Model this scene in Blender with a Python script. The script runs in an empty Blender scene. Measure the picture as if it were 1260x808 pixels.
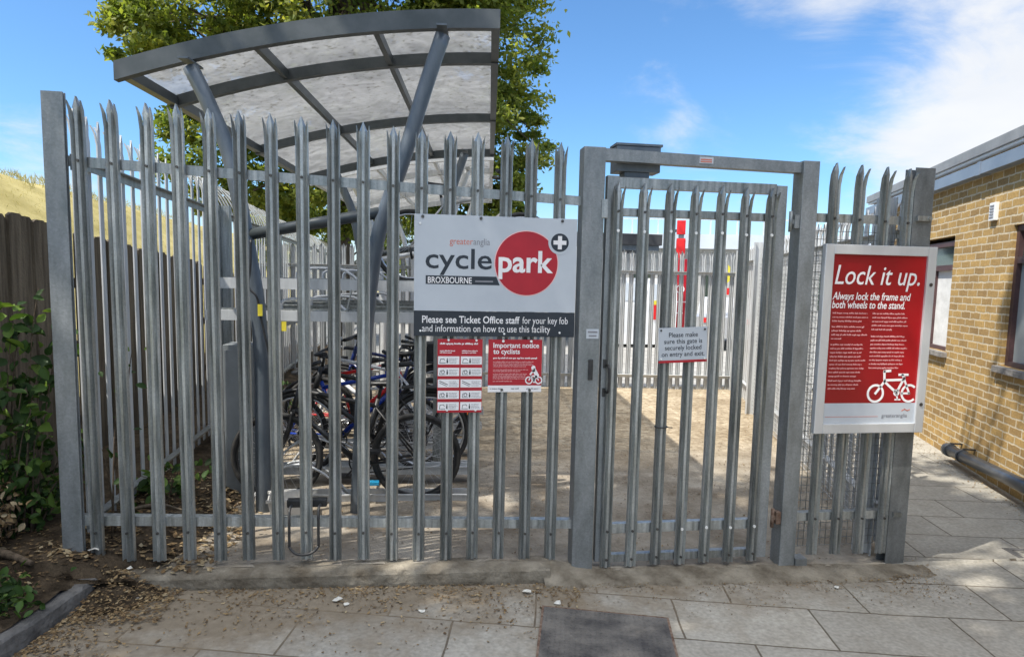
import bpy, bmesh, math, random
import numpy as np
from mathutils import Vector, Matrix

rnd = random.Random(7)
nrg = np.random.default_rng(11)
R = math.radians
S = bpy.context.scene

# ------------------------------------------------------------------ camera
CAM = Vector((1.664, -3.735, 1.77))
YAW, PITCH, ROLL = R(8.552), R(5.798), R(1.187)
F_PX, CY = 820.0, 430.0
fw0 = Vector((math.sin(YAW), math.cos(YAW), 0))
rt0 = Vector((math.cos(YAW), -math.sin(YAW), 0))
fwd = fw0 * math.cos(PITCH) - Vector((0, 0, 1)) * math.sin(PITCH)
up0 = fw0 * math.sin(PITCH) + Vector((0, 0, 1)) * math.cos(PITCH)
rt = rt0 * math.cos(ROLL) + up0 * math.sin(ROLL)
up = up0 * math.cos(ROLL) - rt0 * math.sin(ROLL)
cd = bpy.data.cameras.new('camera')
cam = bpy.data.objects.new('camera', cd)
S.collection.objects.link(cam)
m3 = Matrix((rt, up, -fwd)).transposed()
cam.matrix_world = Matrix.Translation(CAM) @ m3.to_4x4()
cd.sensor_width = 36.0
cd.lens = 36.0 * F_PX / 1260.0
cd.shift_y = (CY - 404.0) / 1260.0
cd.clip_start, cd.clip_end = 0.05, 3000
S.camera = cam

# ------------------------------------------------------------------ sun, sky, exposure
SUN_EL = R(57)
SUN_AZ = Vector((-0.93, -0.37, 0)).normalized()
to_sun = Vector((SUN_AZ.x * math.cos(SUN_EL), SUN_AZ.y * math.cos(SUN_EL), math.sin(SUN_EL)))
sd = bpy.data.lights.new('sun', 'SUN')
sd.energy = 4.6
sd.angle = R(0.5)
sd.color = (1.0, 0.95, 0.86)
so = bpy.data.objects.new('sun', sd)
so.rotation_euler = to_sun.to_track_quat('Z', 'Y').to_euler()
so.location = (-20, -8, 30)
S.collection.objects.link(so)

w = bpy.data.worlds.new('World')
S.world = w
w.use_nodes = True
nt = w.node_tree
nt.nodes.clear()
N = nt.nodes.new
LK = nt.links.new
out = N('ShaderNodeOutputWorld')
bg = N('ShaderNodeBackground')
bg.inputs['Strength'].default_value = 0.12
sky = N('ShaderNodeTexSky')
sky.sky_type = 'NISHITA'
sky.sun_disc = False
sky.sun_elevation = SUN_EL
sky.sun_rotation = math.atan2(SUN_AZ.x, SUN_AZ.y)
sky.air_density = 1.0
sky.dust_density = 0.3
sky.ozone_density = 2.5
tc = N('ShaderNodeTexCoord')
nrm = N('ShaderNodeVectorMath'); nrm.operation = 'NORMALIZE'
LK(tc.outputs['Generated'], nrm.inputs[0])
sep = N('ShaderNodeSeparateXYZ')
LK(nrm.outputs[0], sep.inputs[0])
def mth(op, a, b=None, clamp=False):
    n = N('ShaderNodeMath'); n.operation = op; n.use_clamp = clamp
    for i, v in enumerate((a, b)):
        if v is None: continue
        if isinstance(v, (int, float)): n.inputs[i].default_value = v
        else: LK(v, n.inputs[i])
    return n.outputs[0]
zz = mth('ADD', mth('MAXIMUM', sep.outputs['Z'], 0.0), 0.22)
cx = mth('DIVIDE', sep.outputs['X'], zz)
cyy = mth('DIVIDE', sep.outputs['Y'], zz)
comb = N('ShaderNodeCombineXYZ'); LK(cx, comb.inputs[0]); LK(cyy, comb.inputs[1])
no1 = N('ShaderNodeTexNoise'); no1.inputs['Scale'].default_value = 2.3; no1.inputs['Detail'].default_value = 10
no1.inputs['Roughness'].default_value = 0.62; no1.inputs['Distortion'].default_value = 0.5
LK(comb.outputs[0], no1.inputs['Vector'])
def blob(d, lo, hi, amp):
    v = Vector(d).normalized()
    n = N('ShaderNodeVectorMath'); n.operation = 'DOT_PRODUCT'; n.inputs[1].default_value = v
    LK(nrm.outputs[0], n.inputs[0])
    mr = N('ShaderNodeMapRange'); mr.interpolation_type = 'SMOOTHSTEP'
    mr.inputs['From Min'].default_value = math.cos(R(lo)); mr.inputs['From Max'].default_value = math.cos(R(hi))
    mr.inputs['To Min'].default_value = 0; mr.inputs['To Max'].default_value = amp
    LK(n.outputs['Value'], mr.inputs['Value'])
    return mr.outputs['Result']
cov = None
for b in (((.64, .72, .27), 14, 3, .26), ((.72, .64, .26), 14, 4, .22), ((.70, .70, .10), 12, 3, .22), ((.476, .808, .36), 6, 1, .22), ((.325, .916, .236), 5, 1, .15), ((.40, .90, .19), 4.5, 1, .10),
          ((-.463, .875, .11), 8, 2, .22), ((.22, .96, .03), 10, 3, .14), ((.45, .88, .06), 8, 3, .10), ((-.25, -.85, .45), 75, 30, .30), ((.0, -.15, 1), 50, 25, .40)):  # last two: unseen cloud cover added behind and overhead to fill the shade
    r_ = blob(*b)
    cov = r_ if cov is None else mth('ADD', cov, r_)
dens = mth('ADD', no1.outputs['Fac'], cov)
cm = N('ShaderNodeMapRange'); cm.interpolation_type = 'SMOOTHSTEP'
cm.inputs['From Min'].default_value = 0.60; cm.inputs['From Max'].default_value = 1.06
LK(dens, cm.inputs['Value'])
hz = N('ShaderNodeMapRange')      # pale band low over the horizon
hz.inputs['From Min'].default_value = 0.13; hz.inputs['From Max'].default_value = -0.02
hz.inputs['To Min'].default_value = 0; hz.inputs['To Max'].default_value = 0.75
LK(sep.outputs['Z'], hz.inputs['Value'])
cl = mth('MAXIMUM', mth('MULTIPLY', cm.outputs['Result'], 0.92), hz.outputs['Result'])
no2 = N('ShaderNodeTexNoise'); no2.inputs['Scale'].default_value = 3.2; no2.inputs['Detail'].default_value = 5
LK(comb.outputs[0], no2.inputs['Vector'])
cr = N('ShaderNodeMix'); cr.data_type = 'RGBA'
cr.inputs['A'].default_value = (4.6, 4.8, 5.1, 1); cr.inputs['B'].default_value = (5.95, 5.85, 5.7, 1)
LK(no2.outputs['Fac'], cr.inputs['Factor'])
# unseen clouds behind and overhead, brightened to lend fill light to the shade
rear_fill = N('ShaderNodeMapRange'); rear_fill.interpolation_type = 'SMOOTHSTEP'
rear_fill.inputs['From Min'].default_value = .35; rear_fill.inputs['From Max'].default_value = -.35
rear_fill.inputs['To Min'].default_value = 1; rear_fill.inputs['To Max'].default_value = 1.25
LK(sep.outputs['Y'], rear_fill.inputs['Value'])
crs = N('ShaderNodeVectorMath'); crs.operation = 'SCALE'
top_fill = N('ShaderNodeMapRange'); top_fill.interpolation_type = 'SMOOTHSTEP'
top_fill.inputs['From Min'].default_value = .5; top_fill.inputs['From Max'].default_value = .85
top_fill.inputs['To Min'].default_value = 1; top_fill.inputs['To Max'].default_value = 3.0
LK(sep.outputs['Z'], top_fill.inputs['Value'])
LK(cr.outputs['Result'], crs.inputs[0]); LK(mth('MULTIPLY', rear_fill.outputs['Result'], top_fill.outputs['Result']), crs.inputs['Scale'])
tint = N('ShaderNodeMix'); tint.data_type = 'RGBA'; tint.blend_type = 'MULTIPLY'
tint.inputs['Factor'].default_value = 1.0
tint.inputs['B'].default_value = (0.66, 0.94, 1.15, 1)
LK(sky.outputs[0], tint.inputs['A'])
mx = N('ShaderNodeMix'); mx.data_type = 'RGBA'
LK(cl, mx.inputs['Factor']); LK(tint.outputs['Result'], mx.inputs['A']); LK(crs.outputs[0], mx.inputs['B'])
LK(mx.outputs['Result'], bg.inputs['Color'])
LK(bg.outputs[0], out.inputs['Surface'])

vs = S.view_settings
vs.view_transform = 'Standard'
vs.look = 'None'
vs.exposure = 0.6
vs.gamma = 1.0
vs.use_curve_mapping = False
S.cycles.max_bounces = 8
S.cycles.transparent_max_bounces = 8

# ------------------------------------------------------------------ helpers
COL = S.collection

def tag(o, label=None, cat=None, group=None, kind=None):
    if label: o['label'] = label
    if cat: o['category'] = cat
    if group: o['group'] = group
    if kind: o['kind'] = kind
    return o

def empty(name, loc, rz=0.0, label=None, cat=None, group=None):
    o = bpy.data.objects.new(name, None)
    o.empty_display_size = 0.1
    o.location = loc
    o.rotation_euler = (0, 0, rz)
    COL.objects.link(o)
    return tag(o, label, cat, group)

def link_mesh(name, me, mat=None, parent=None, loc=None):
    o = bpy.data.objects.new(name, me)
    if mat is not None and not me.materials: me.materials.append(mat)
    if parent is not None: o.parent = parent
    if loc is not None: o.location = loc
    COL.objects.link(o)
    return o

def copy_tree(o, parent=None):
    c = o.copy()
    COL.objects.link(c)
    if parent is not None: c.parent = parent
    for ch in list(o.children): copy_tree(ch, c)
    return c

class MB:
    """collects shapes into one mesh"""
    def __init__(s): s.v = []; s.f = []; s.sm = []; s.mi = []
    def add(s, vs_, fs, smooth=False, mi=0):
        n = len(s.v)
        s.v += [tuple(p) for p in vs_]
        s.f += [tuple(i + n for i in f) for f in fs]
        s.sm += [smooth] * len(fs); s.mi += [mi] * len(fs)
        return s
    def box(s, x0, x1, y0, y1, z0, z1, b=0.0, mi=0):
        if b <= 0:
            vs_ = [(x, y, z) for x in (x0, x1) for y in (y0, y1) for z in (z0, z1)]
            return s.add(vs_, [(0, 1, 3, 2), (4, 6, 7, 5), (0, 4, 5, 1), (2, 3, 7, 6), (0, 2, 6, 4), (1, 5, 7, 3)], mi=mi)
        bm = bmesh.new()
        bmesh.ops.create_cube(bm, size=1)
        for v in bm.verts:
            v.co = Vector(((x0 + x1) / 2 + v.co.x * (x1 - x0), (y0 + y1) / 2 + v.co.y * (y1 - y0), (z0 + z1) / 2 + v.co.z * (z1 - z0)))
        bmesh.ops.bevel(bm, geom=bm.edges[:], offset=b, segments=2, affect='EDGES', profile=0.7)
        return s.bm(bm, mi=mi)
    def bm(s, bm, M=None, smooth=False, mi=0):
        bm.verts.index_update()
        vs_ = [(M @ v.co if M else v.co) for v in bm.verts]
        fs = [[v.index for v in f.verts] for f in bm.faces]
        bm.free()
        return s.add(vs_, fs, smooth, mi)
    def obox(s, c, ax, sx, sy, sz):
        """box with its long axis along ax"""
        ax = Vector(ax).normalized()
        M = ax.to_track_quat('Z', 'Y').to_matrix()
        c = Vector(c)
        vs_ = [c + M @ Vector((x * sx / 2, y * sy / 2, z * sz / 2)) for x in (-1, 1) for y in (-1, 1) for z in (-1, 1)]
        return s.add(vs_, [(0, 1, 3, 2), (4, 6, 7, 5), (0, 4, 5, 1), (2, 3, 7, 6), (0, 2, 6, 4), (1, 5, 7, 3)])
    def tube(s, pts, r, n=10, closed=False, cap=True, mi=0):
        pts = [Vector(p) for p in pts]
        k = len(pts)
        rs = r if isinstance(r, (list, tuple)) else [r] * k
        tan = []
        for i in range(k):
            if closed: t = pts[(i + 1) % k] - pts[(i - 1) % k]
            else: t = pts[min(i + 1, k - 1)] - pts[max(i - 1, 0)]
            tan.append(t.normalized())
        a = Vector((0, 0, 1)) if abs(tan[0].z) < 0.9 else Vector((1, 0, 0))
        u = (a - tan[0] * a.dot(tan[0])).normalized()
        vs_, fs = [], []
        for i in range(k):
            t = tan[i]
            u = (u - t * u.dot(t))
            u = u.normalized() if u.length > 1e-6 else t.orthogonal().normalized()
            v = t.cross(u)
            for j in range(n):
                q = 2 * math.pi * j / n
                vs_.append(pts[i] + (u * math.cos(q) + v * math.sin(q)) * rs[i])
        for i in range(k if closed else k - 1):
            i2 = (i + 1) % k
            for j in range(n):
                fs.append((i * n + j, i * n + (j + 1) % n, i2 * n + (j + 1) % n, i2 * n + j))
        s.add(vs_, fs, True, mi)
        if cap and not closed:
            b = len(s.v) - len(vs_)
            s.f.append(tuple(b + j for j in reversed(range(n)))); s.f.append(tuple(b + (k - 1) * n + j for j in range(n)))
            s.sm += [False, False]; s.mi += [mi, mi]
        return s
    def prism(s, prof, y0, y1, mi=0, smooth=False):
        """profile in xz pushed from y0 to y1"""
        n = len(prof)
        vs_ = [(x, y0, z) for x, z in prof] + [(x, y1, z) for x, z in prof]
        fs = [tuple(range(n)), tuple(reversed(range(n, 2 * n)))]
        fs += [(i, i + n, (i + 1) % n + n, (i + 1) % n) for i in range(n)]
        return s.add(vs_, fs, smooth, mi)
    def disc(s, x, z, r, y0, y1, n=40, r2=None, mi=0):
        if r2 is None:
            return s.prism([(x + r * math.cos(2 * math.pi * i / n), z + r * math.sin(2 * math.pi * i / n)) for i in range(n)], y0, y1, mi)
        for i in range(n):
            a, b = 2 * math.pi * i / n, 2 * math.pi * (i + 1) / n
            s.prism([(x + q * math.cos(t), z + q * math.sin(t)) for q, t in ((r2, a), (r, a), (r, b), (r2, b))], y0, y1, mi)
        return s
    def stroke(s, pts, wd, y0, y1):
        """a flat line of given width in xz"""
        for (ax, az), (bx, bz) in zip(pts[:-1], pts[1:]):
            d = Vector((bx - ax, bz - az)); d.normalize()
            nx, nz = -d.y * wd / 2, d.x * wd / 2
            ex, ez = d.x * wd * .35, d.y * wd * .35
            s.prism([(ax - ex + nx, az - ez + nz), (ax - ex - nx, az - ez - nz), (bx + ex - nx, bz + ez - nz), (bx + ex + nx, bz + ez + nz)], y0, y1)
        return s
    def mesh(s, name, mats=None):
        me = bpy.data.meshes.new(name)
        me.from_pydata(s.v, [], s.f)
        me.polygons.foreach_set('use_smooth', s.sm)
        me.polygons.foreach_set('material_index', s.mi)
        if mats:
            for m in (mats if isinstance(mats, (list, tuple)) else [mats]): me.materials.append(m)
        bm = bmesh.new(); bm.from_mesh(me)
        bmesh.ops.recalc_face_normals(bm, faces=bm.faces)
        bm.to_mesh(me); bm.free()
        return me
    def build(s, name, mat, parent=None, loc=None):
        return link_mesh(name, s.mesh(name, mat), None, parent, loc)
    def shift(s, d):
        s.v = [(x + d[0], y + d[1], z + d[2]) for x, y, z in s.v]
        return s

def smooth_path(pts, k=6):
    pts = [Vector(p) for p in pts]
    P = [pts[0] * 2 - pts[1]] + pts + [pts[-1] * 2 - pts[-2]]
    o = []
    for i in range(1, len(P) - 2):
        for j in range(k):
            t = j / k
            a, b, c, d = P[i - 1], P[i], P[i + 1], P[i + 2]
            o.append(0.5 * ((2 * b) + (c - a) * t + (2 * a - 5 * b + 4 * c - d) * t * t + (3 * b - a - 3 * c + d) * t ** 3))
    o.append(pts[-1])
    return o

# ------------------------------------------------------------------ materials
def new_mat(name):
    m = bpy.data.materials.new(name)
    m.use_nodes = True
    t = m.node_tree
    return m, t, t.nodes['Principled BSDF']

def mk(name, c1, c2=None, scale=(8, 8, 8), rough=0.6, metal=0.0, bump=0.0, bscale=None, detail=5, spec=0.5, lo=0.35, hi=0.65, coord='pos', rvar=0.0):
    m, t, b = new_mat(name)
    b.inputs['Roughness'].default_value = rough
    b.inputs['Metallic'].default_value = metal
    b.inputs['Specular IOR Level'].default_value = spec
    if c2 is None:
        b.inputs['Base Color'].default_value = (*c1, 1)
        return m
    if coord == 'pos':
        src = t.nodes.new('ShaderNodeNewGeometry').outputs['Position']
    else:
        src = t.nodes.new('ShaderNodeTexCoord').outputs['Object']
    mp = t.nodes.new('ShaderNodeMapping')
    mp.inputs['Scale'].default_value = scale if not isinstance(scale, (int, float)) else (scale,) * 3
    t.links.new(src, mp.inputs['Vector'])
    n = t.nodes.new('ShaderNodeTexNoise')
    n.inputs['Scale'].default_value = 1.0; n.inputs['Detail'].default_value = detail; n.inputs['Roughness'].default_value = 0.62
    t.links.new(mp.outputs[0], n.inputs['Vector'])
    cr = t.nodes.new('ShaderNodeValToRGB')
    cr.color_ramp.elements[0].position = lo; cr.color_ramp.elements[1].position = hi
    cr.color_ramp.elements[0].color = (*c1, 1); cr.color_ramp.elements[1].color = (*c2, 1)
    t.links.new(n.outputs['Fac'], cr.inputs['Fac'])
    t.links.new(cr.outputs['Color'], b.inputs['Base Color'])
    if rvar:
        mr = t.nodes.new('ShaderNodeMapRange')
        mr.inputs['To Min'].default_value = rough - rvar; mr.inputs['To Max'].default_value = rough + rvar
        mr.inputs['From Min'].default_value = .3; mr.inputs['From Max'].default_value = .7
        t.links.new(n.outputs['Fac'], mr.inputs['Value']); t.links.new(mr.outputs[0], b.inputs['Roughness'])
    if bump:
        n2 = t.nodes.new('ShaderNodeTexNoise')
        n2.inputs['Scale'].default_value = bscale or 40; n2.inputs['Detail'].default_value = 6
        t.links.new(src, n2.inputs['Vector'])
        bp = t.nodes.new('ShaderNodeBump')
        bp.inputs['Strength'].default_value = bump; bp.inputs['Distance'].default_value = 0.02
        t.links.new(n2.outputs['Fac'], bp.inputs['Height'])
        t.links.new(bp.outputs[0], b.inputs['Normal'])
    return m

M = {}
M['galv'] = mk('galvanised_steel', (.19, .202, .194), (.50, .515, .505), (34, 34, 2.6), .40, .68, .06, 120, rvar=.12, lo=.3, hi=.72)
def add_wear(m, amount=.62):
    t = m.node_tree; b = t.nodes['Principled BSDF']
    src = t.nodes.new('ShaderNodeNewGeometry').outputs['Position']
    old = b.inputs['Base Color'].links[0].from_socket
    vo = t.nodes.new('ShaderNodeTexVoronoi'); vo.inputs['Scale'].default_value = 110
    t.links.new(src, vo.inputs['Vector'])
    sp = t.nodes.new('ShaderNodeSeparateColor'); t.links.new(vo.outputs['Color'], sp.inputs[0])
    r = t.nodes.new('ShaderNodeMapRange'); r.inputs['To Min'].default_value = .91; r.inputs['To Max'].default_value = 1.09
    t.links.new(sp.outputs[0], r.inputs['Value'])
    mu = t.nodes.new('ShaderNodeMix'); mu.data_type = 'RGBA'; mu.blend_type = 'MULTIPLY'; mu.inputs['Factor'].default_value = 1
    t.links.new(old, mu.inputs['A']); t.links.new(r.outputs[0], mu.inputs['B'])
    oi = t.nodes.new('ShaderNodeObjectInfo')
    r2 = t.nodes.new('ShaderNodeMapRange'); r2.inputs['To Min'].default_value = .80; r2.inputs['To Max'].default_value = 1.18
    t.links.new(oi.outputs['Random'], r2.inputs['Value'])
    mu2 = t.nodes.new('ShaderNodeMix'); mu2.data_type = 'RGBA'; mu2.blend_type = 'MULTIPLY'; mu2.inputs['Factor'].default_value = 1
    t.links.new(mu.outputs['Result'], mu2.inputs['A']); t.links.new(r2.outputs[0], mu2.inputs['B'])
    mu = mu2
    mp = t.nodes.new('ShaderNodeMapping'); mp.inputs['Scale'].default_value = (9, 9, 2.2); t.links.new(src, mp.inputs['Vector'])
    no = t.nodes.new('ShaderNodeTexNoise'); no.inputs['Scale'].default_value = 1; no.inputs['Detail'].default_value = 9; no.inputs['Roughness'].default_value = .75
    t.links.new(mp.outputs[0], no.inputs['Vector'])
    mr = t.nodes.new('ShaderNodeMapRange'); mr.inputs['From Min'].default_value = amount; mr.inputs['From Max'].default_value = amount + .12; mr.inputs['To Max'].default_value = .6
    t.links.new(no.outputs['Fac'], mr.inputs['Value'])
    mi = t.nodes.new('ShaderNodeMix'); mi.data_type = 'RGBA'; mi.inputs['B'].default_value = (.13, .105, .08, 1)
    t.links.new(mr.outputs[0], mi.inputs['Factor']); t.links.new(mu.outputs['Result'], mi.inputs['A'])
    t.links.new(mi.outputs['Result'], b.inputs['Base Color'])
add_wear(M['galv'])
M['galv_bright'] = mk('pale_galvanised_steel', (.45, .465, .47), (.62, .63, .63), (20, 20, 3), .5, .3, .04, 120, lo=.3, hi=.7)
M['galv_post'] = mk('post_steel', (.17, .185, .188), (.29, .305, .31), (14, 14, 4), .5, .5, .06, 70, rvar=.1, lo=.3, hi=.7)
add_wear(M['galv_post'], .64)
M['frame_grey'] = mk('grey_painted_steel', (.045, .055, .058), (.08, .09, .095), 5, .42, .1, .02, 60)
M['tube_grey'] = mk('grey_tube_steel', (.085, .105, .125), (.14, .16, .18), (9, 9, 3), .45, .3, .02, 60)
M['dark_metal'] = mk('dark_metal', (.03, .03, .032), (.06, .058, .055), 30, .5, .4)
M['bolt'] = mk('bolt_head', (.05, .05, .05), (.12, .11, .10), 50, .5, .6)
M['bolt_bright'] = mk('bright_bolt', (.75, .75, .73), (.85, .85, .82), 30, .4, .2)
M['rust'] = mk('rusty_steel', (.10, .05, .03), (.22, .16, .12), 40, .8, .1)
M['black'] = mk('black_plastic', (.012, .012, .013), (.03, .03, .03), 30, .45)
M['rubber'] = mk('tyre_rubber', (.012, .012, .012), (.035, .033, .03), 18, .75)
M['chrome'] = mk('bare_alloy', (.55, .55, .56), (.72, .72, .73), 20, .28, .9)
M['sign_white'] = mk('sign_white', (.43, .465, .51), (.49, .525, .565), 3, .38, 0, spec=.45)
M['sign_dark'] = mk('sign_navy', (.010, .016, .026), (.020, .026, .036), 5, .35)
M['sign_red'] = mk('sign_red', (.34, .003, .014), (.42, .006, .018), 4, .38)
M['sign_pink'] = mk('sign_pink_edge', (.75, .42, .42), (.8, .5, .5), 4, .4)
M['ink_grey'] = mk('ink_grey', (.18, .18, .2), (.25, .25, .27), 4, .5)
M['ink_light'] = mk('ink_pale_red', (.60, .28, .28), (.70, .36, .36), 9, .5)
M['ink_white'] = mk('ink_white', (.76, .74, .74), (.82, .80, .80), 9, .45)
M['ink_orange'] = mk('ink_orange', (.55, .15, .10), (.6, .2, .14), 4, .5)
M['alu'] = mk('aluminium_frame', (.58, .60, .62), (.66, .68, .70), (8, 8, 2), .35, .35)
M['yellow'] = mk('yellow_plastic', (.65, .55, .03), (.75, .62, .06), 9, .5)
M['red'] = mk('red_paint', (.62, .012, .015), (.7, .02, .02), 4, .4)
M['white'] = mk('white_paint', (.74, .75, .75), (.82, .82, .81), 3, .45)
M['blue'] = mk('blue_paint', (.01, .04, .32), (.02, .07, .42), 6, .3)
M['navy'] = mk('navy_paint', (.01, .02, .10), (.02, .04, .16), 6, .3)
M['cyan'] = mk('cyan_plastic', (.02, .35, .60), (.04, .42, .7), 6, .4)
M['wood'] = mk('weathered_board', (.058, .046, .033), (.16, .132, .095), (22, 22, 1.6), .85, 0, .3, 60, spec=.2)
M['twig'] = mk('dead_wood', (.06, .045, .03), (.16, .12, .085), (30, 30, 30), .9, 0, .3, 60, spec=.2)
M['bark'] = mk('bark', (.05, .04, .03), (.15, .12, .09), (14, 14, 4), .9, 0, .5, 30, spec=.2)
M['soil'] = mk('dark_soil', (.028, .021, .014), (.10, .075, .05), 9, .95, 0, .9, 45, spec=.1, detail=9)
M['kerb'] = mk('kerb_concrete', (.075, .072, .07), (.175, .168, .16), (9, 9, 14), .9, 0, .5, 45, spec=.2, detail=8)
M['plinth'] = mk('plinth_concrete', (.10, .082, .06), (.27, .24, .19), (5, 5, 9), .92, 0, .55, 40, spec=.2, detail=9)
M['drygrass'] = mk('dry_grass_bank', (.27, .225, .085), (.42, .355, .16), (.5, .5, .8), .95, 0, .8, 5, spec=.1, detail=10)
M['asphalt'] = mk('asphalt', (.07, .07, .07), (.12, .118, .115), 6, .95, 0, .3, 90, spec=.2)
M['maroon'] = mk('maroon_window_frame', (.055, .028, .028), (.09, .045, .045), 8, .5)
M['fascia'] = mk('blue_grey_fascia', (.17, .21, .27), (.23, .27, .33), (2, 2, 2), .4, .1)
M['roof_trim'] = mk('roof_trim', (.20, .205, .21), (.27, .275, .28), 4, .5)
M['sill'] = mk('stone_sill', (.16, .15, .14), (.28, .26, .24), 14, .9, 0, .4, 50)
M['paper'] = mk('white_sheet', (.62, .62, .60), (.76, .76, .74), (5, 5, 7), .8, 0, .4, 9)
M['pipe'] = mk('grey_plastic_pipe', (.03, .035, .042), (.055, .062, .072), 9, .32)
M['plate'] = mk('tread_plate', (.06, .056, .055), (.19, .175, .155), (6, 6, 6), .65, .25, .25, 60, detail=8)
M['cabinet'] = mk('cabinet_grey', (.17, .185, .19), (.23, .245, .25), (4, 4, 3), .55)
M['plastic_grey'] = mk('grey_white_plastic', (.38, .37, .35), (.52, .51, .48), 9, .6)
M['canopy_dark'] = mk('dark_soffit', (.025, .025, .028), (.05, .05, .052), 4, .7)
M['pale_roof'] = mk('pale_roof_sheet', (.52, .57, .62), (.62, .67, .72), (.6, .6, .6), .5)
M['skin_silver'] = mk('silver_car_paint', (.42, .43, .45), (.48, .49, .5), 2, .25, .4)
M['paving_far'] = mk('car_park_concrete', (.24, .235, .22), (.36, .35, .33), 3, .95, 0, .2, 40)
M['lamp'] = mk('lamp_lens', (.5, .02, .02), (.6, .03, .03), 4, .2)
M['orange'] = mk('orange_reflector', (.8, .22, .01), (.85, .28, .02), 9, .3)
M['paper_scrap'] = mk('litter_paper', (.55, .53, .47), (.72, .70, .64), 60, .8)

# glass
m, t, b = new_mat('window_glass'); b.inputs['Base Color'].default_value = (.05, .07, .06, 1); b.inputs['Roughness'].default_value = .06
b.inputs['Specular IOR Level'].default_value = .8
M['glass'] = m
m, t, b = new_mat('clear_cover'); b.inputs['Base Color'].default_value = (1, 1, 1, 1); b.inputs['Roughness'].default_value = .03
b.inputs['Transmission Weight'].default_value = 1.0; b.inputs['IOR'].default_value = 1.05
M['cover'] = m

def leaf_mat(name, cols, trans=.35, rough=.55):
    m, t, b = new_mat(name)
    at = t.nodes.new('ShaderNodeAttribute'); at.attribute_name = 'tone'
    cr = t.nodes.new('ShaderNodeValToRGB')
    e = cr.color_ramp.elements
    while len(e) < len(cols): e.new(.5)
    for i, c in enumerate(cols):
        e[i].position = i / (len(cols) - 1); e[i].color = (*c, 1)
    t.links.new(at.outputs['Fac'], cr.inputs['Fac'])
    t.links.new(cr.outputs[0], b.inputs['Base Color'])
    b.inputs['Roughness'].default_value = rough
    b.inputs['Specular IOR Level'].default_value = .25
    if trans:
        tr = t.nodes.new('ShaderNodeBsdfTranslucent')
        ga = t.nodes.new('ShaderNodeMix'); ga.data_type = 'RGBA'; ga.blend_type = 'MULTIPLY'; ga.inputs['Factor'].default_value = 1
        ga.inputs['B'].default_value = (1.7, 1.7, .75, 1)
        t.links.new(cr.outputs[0], ga.inputs['A']); t.links.new(ga.outputs['Result'], tr.inputs['Color'])
        ms = t.nodes.new('ShaderNodeMixShader'); ms.inputs['Fac'].default_value = trans
        t.links.new(b.outputs[0], ms.inputs[1]); t.links.new(tr.outputs[0], ms.inputs[2])
        t.links.new(ms.outputs[0], t.nodes['Material Output'].inputs['Surface'])
    return m
M['leaf_tree'] = leaf_mat('tree_leaf', [(.06, .10, .02), (.125, .165, .036), (.205, .235, .052), (.32, .31, .08)], .52)
M['leaf_shade'] = leaf_mat('overhead_leaf', [(.03, .06, .015), (.07, .11, .025), (.10, .14, .03)], .3)
M['leaf_ivy'] = leaf_mat('bramble_leaf', [(.02, .042, .012), (.038, .08, .018), (.07, .13, .028), (.16, .24, .05)], .25)
M['leaf_dry'] = leaf_mat('dry_leaf', [(.07, .045, .025), (.15, .095, .045), (.26, .18, .09), (.36, .29, .18)], 0, .8)
M['grass_dry'] = leaf_mat('dry_blade', [(.25, .21, .08), (.36, .30, .12), (.44, .38, .17), (.27, .26, .09)], .2, .8)

# polycarbonate roofing: streaky, grubby, lets light through
m, t, b = new_mat('cloudy_roof_sheet')
g = t.nodes.new('ShaderNodeNewGeometry')
n1 = t.nodes.new('ShaderNodeTexNoise'); n1.inputs['Scale'].default_value = 2.2; n1.inputs['Detail'].default_value = 7; n1.inputs['Distortion'].default_value = 3.6
t.links.new(g.outputs['Position'], n1.inputs['Vector'])
c1 = t.nodes.new('ShaderNodeValToRGB'); c1.color_ramp.elements[0].position = .32; c1.color_ramp.elements[1].position = .68
c1.color_ramp.elements[0].color = (.37, .375, .38, 1); c1.color_ramp.elements[1].color = (.53, .535, .54, 1)
t.links.new(n1.outputs['Fac'], c1.inputs['Fac'])
n2 = t.nodes.new('ShaderNodeTexNoise'); n2.inputs['Scale'].default_value = 26; n2.inputs['Detail'].default_value = 6
t.links.new(g.outputs['Position'], n2.inputs['Vector'])
c2 = t.nodes.new('ShaderNodeValToRGB'); c2.color_ramp.elements[0].position = .31; c2.color_ramp.elements[1].position = .44
c2.color_ramp.elements[0].color = (.52, .50, .46, 1); c2.color_ramp.elements[1].color = (1, 1, 1, 1)
t.links.new(n2.outputs['Fac'], c2.inputs['Fac'])
mu = t.nodes.new('ShaderNodeMix'); mu.data_type = 'RGBA'; mu.blend_type = 'MULTIPLY'; mu.inputs['Factor'].default_value = 1
t.links.new(c1.outputs[0], mu.inputs['A']); t.links.new(c2.outputs[0], mu.inputs['B'])
tr = t.nodes.new('ShaderNodeBsdfTranslucent'); t.links.new(mu.outputs['Result'], tr.inputs['Color'])
t.links.new(mu.outputs['Result'], b.inputs['Base Color']); b.inputs['Roughness'].default_value = .35
ms = t.nodes.new('ShaderNodeMixShader'); ms.inputs['Fac'].default_value = .5
t.links.new(b.outputs[0], ms.inputs[1]); t.links.new(tr.outputs[0], ms.inputs[2])
tp = t.nodes.new('ShaderNodeBsdfTransparent'); tp.inputs['Color'].default_value = (.95, .95, .95, 1)
ms2 = t.nodes.new('ShaderNodeMixShader')
fr = t.nodes.new('ShaderNodeMath'); fr.operation = 'MULTIPLY'; fr.inputs[1].default_value = .42
t.links.new(c2.outputs[0], fr.inputs[0]); t.links.new(fr.outputs[0], ms2.inputs['Fac'])
t.links.new(ms.outputs[0], ms2.inputs[1]); t.links.new(tp.outputs[0], ms2.inputs[2])
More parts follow.
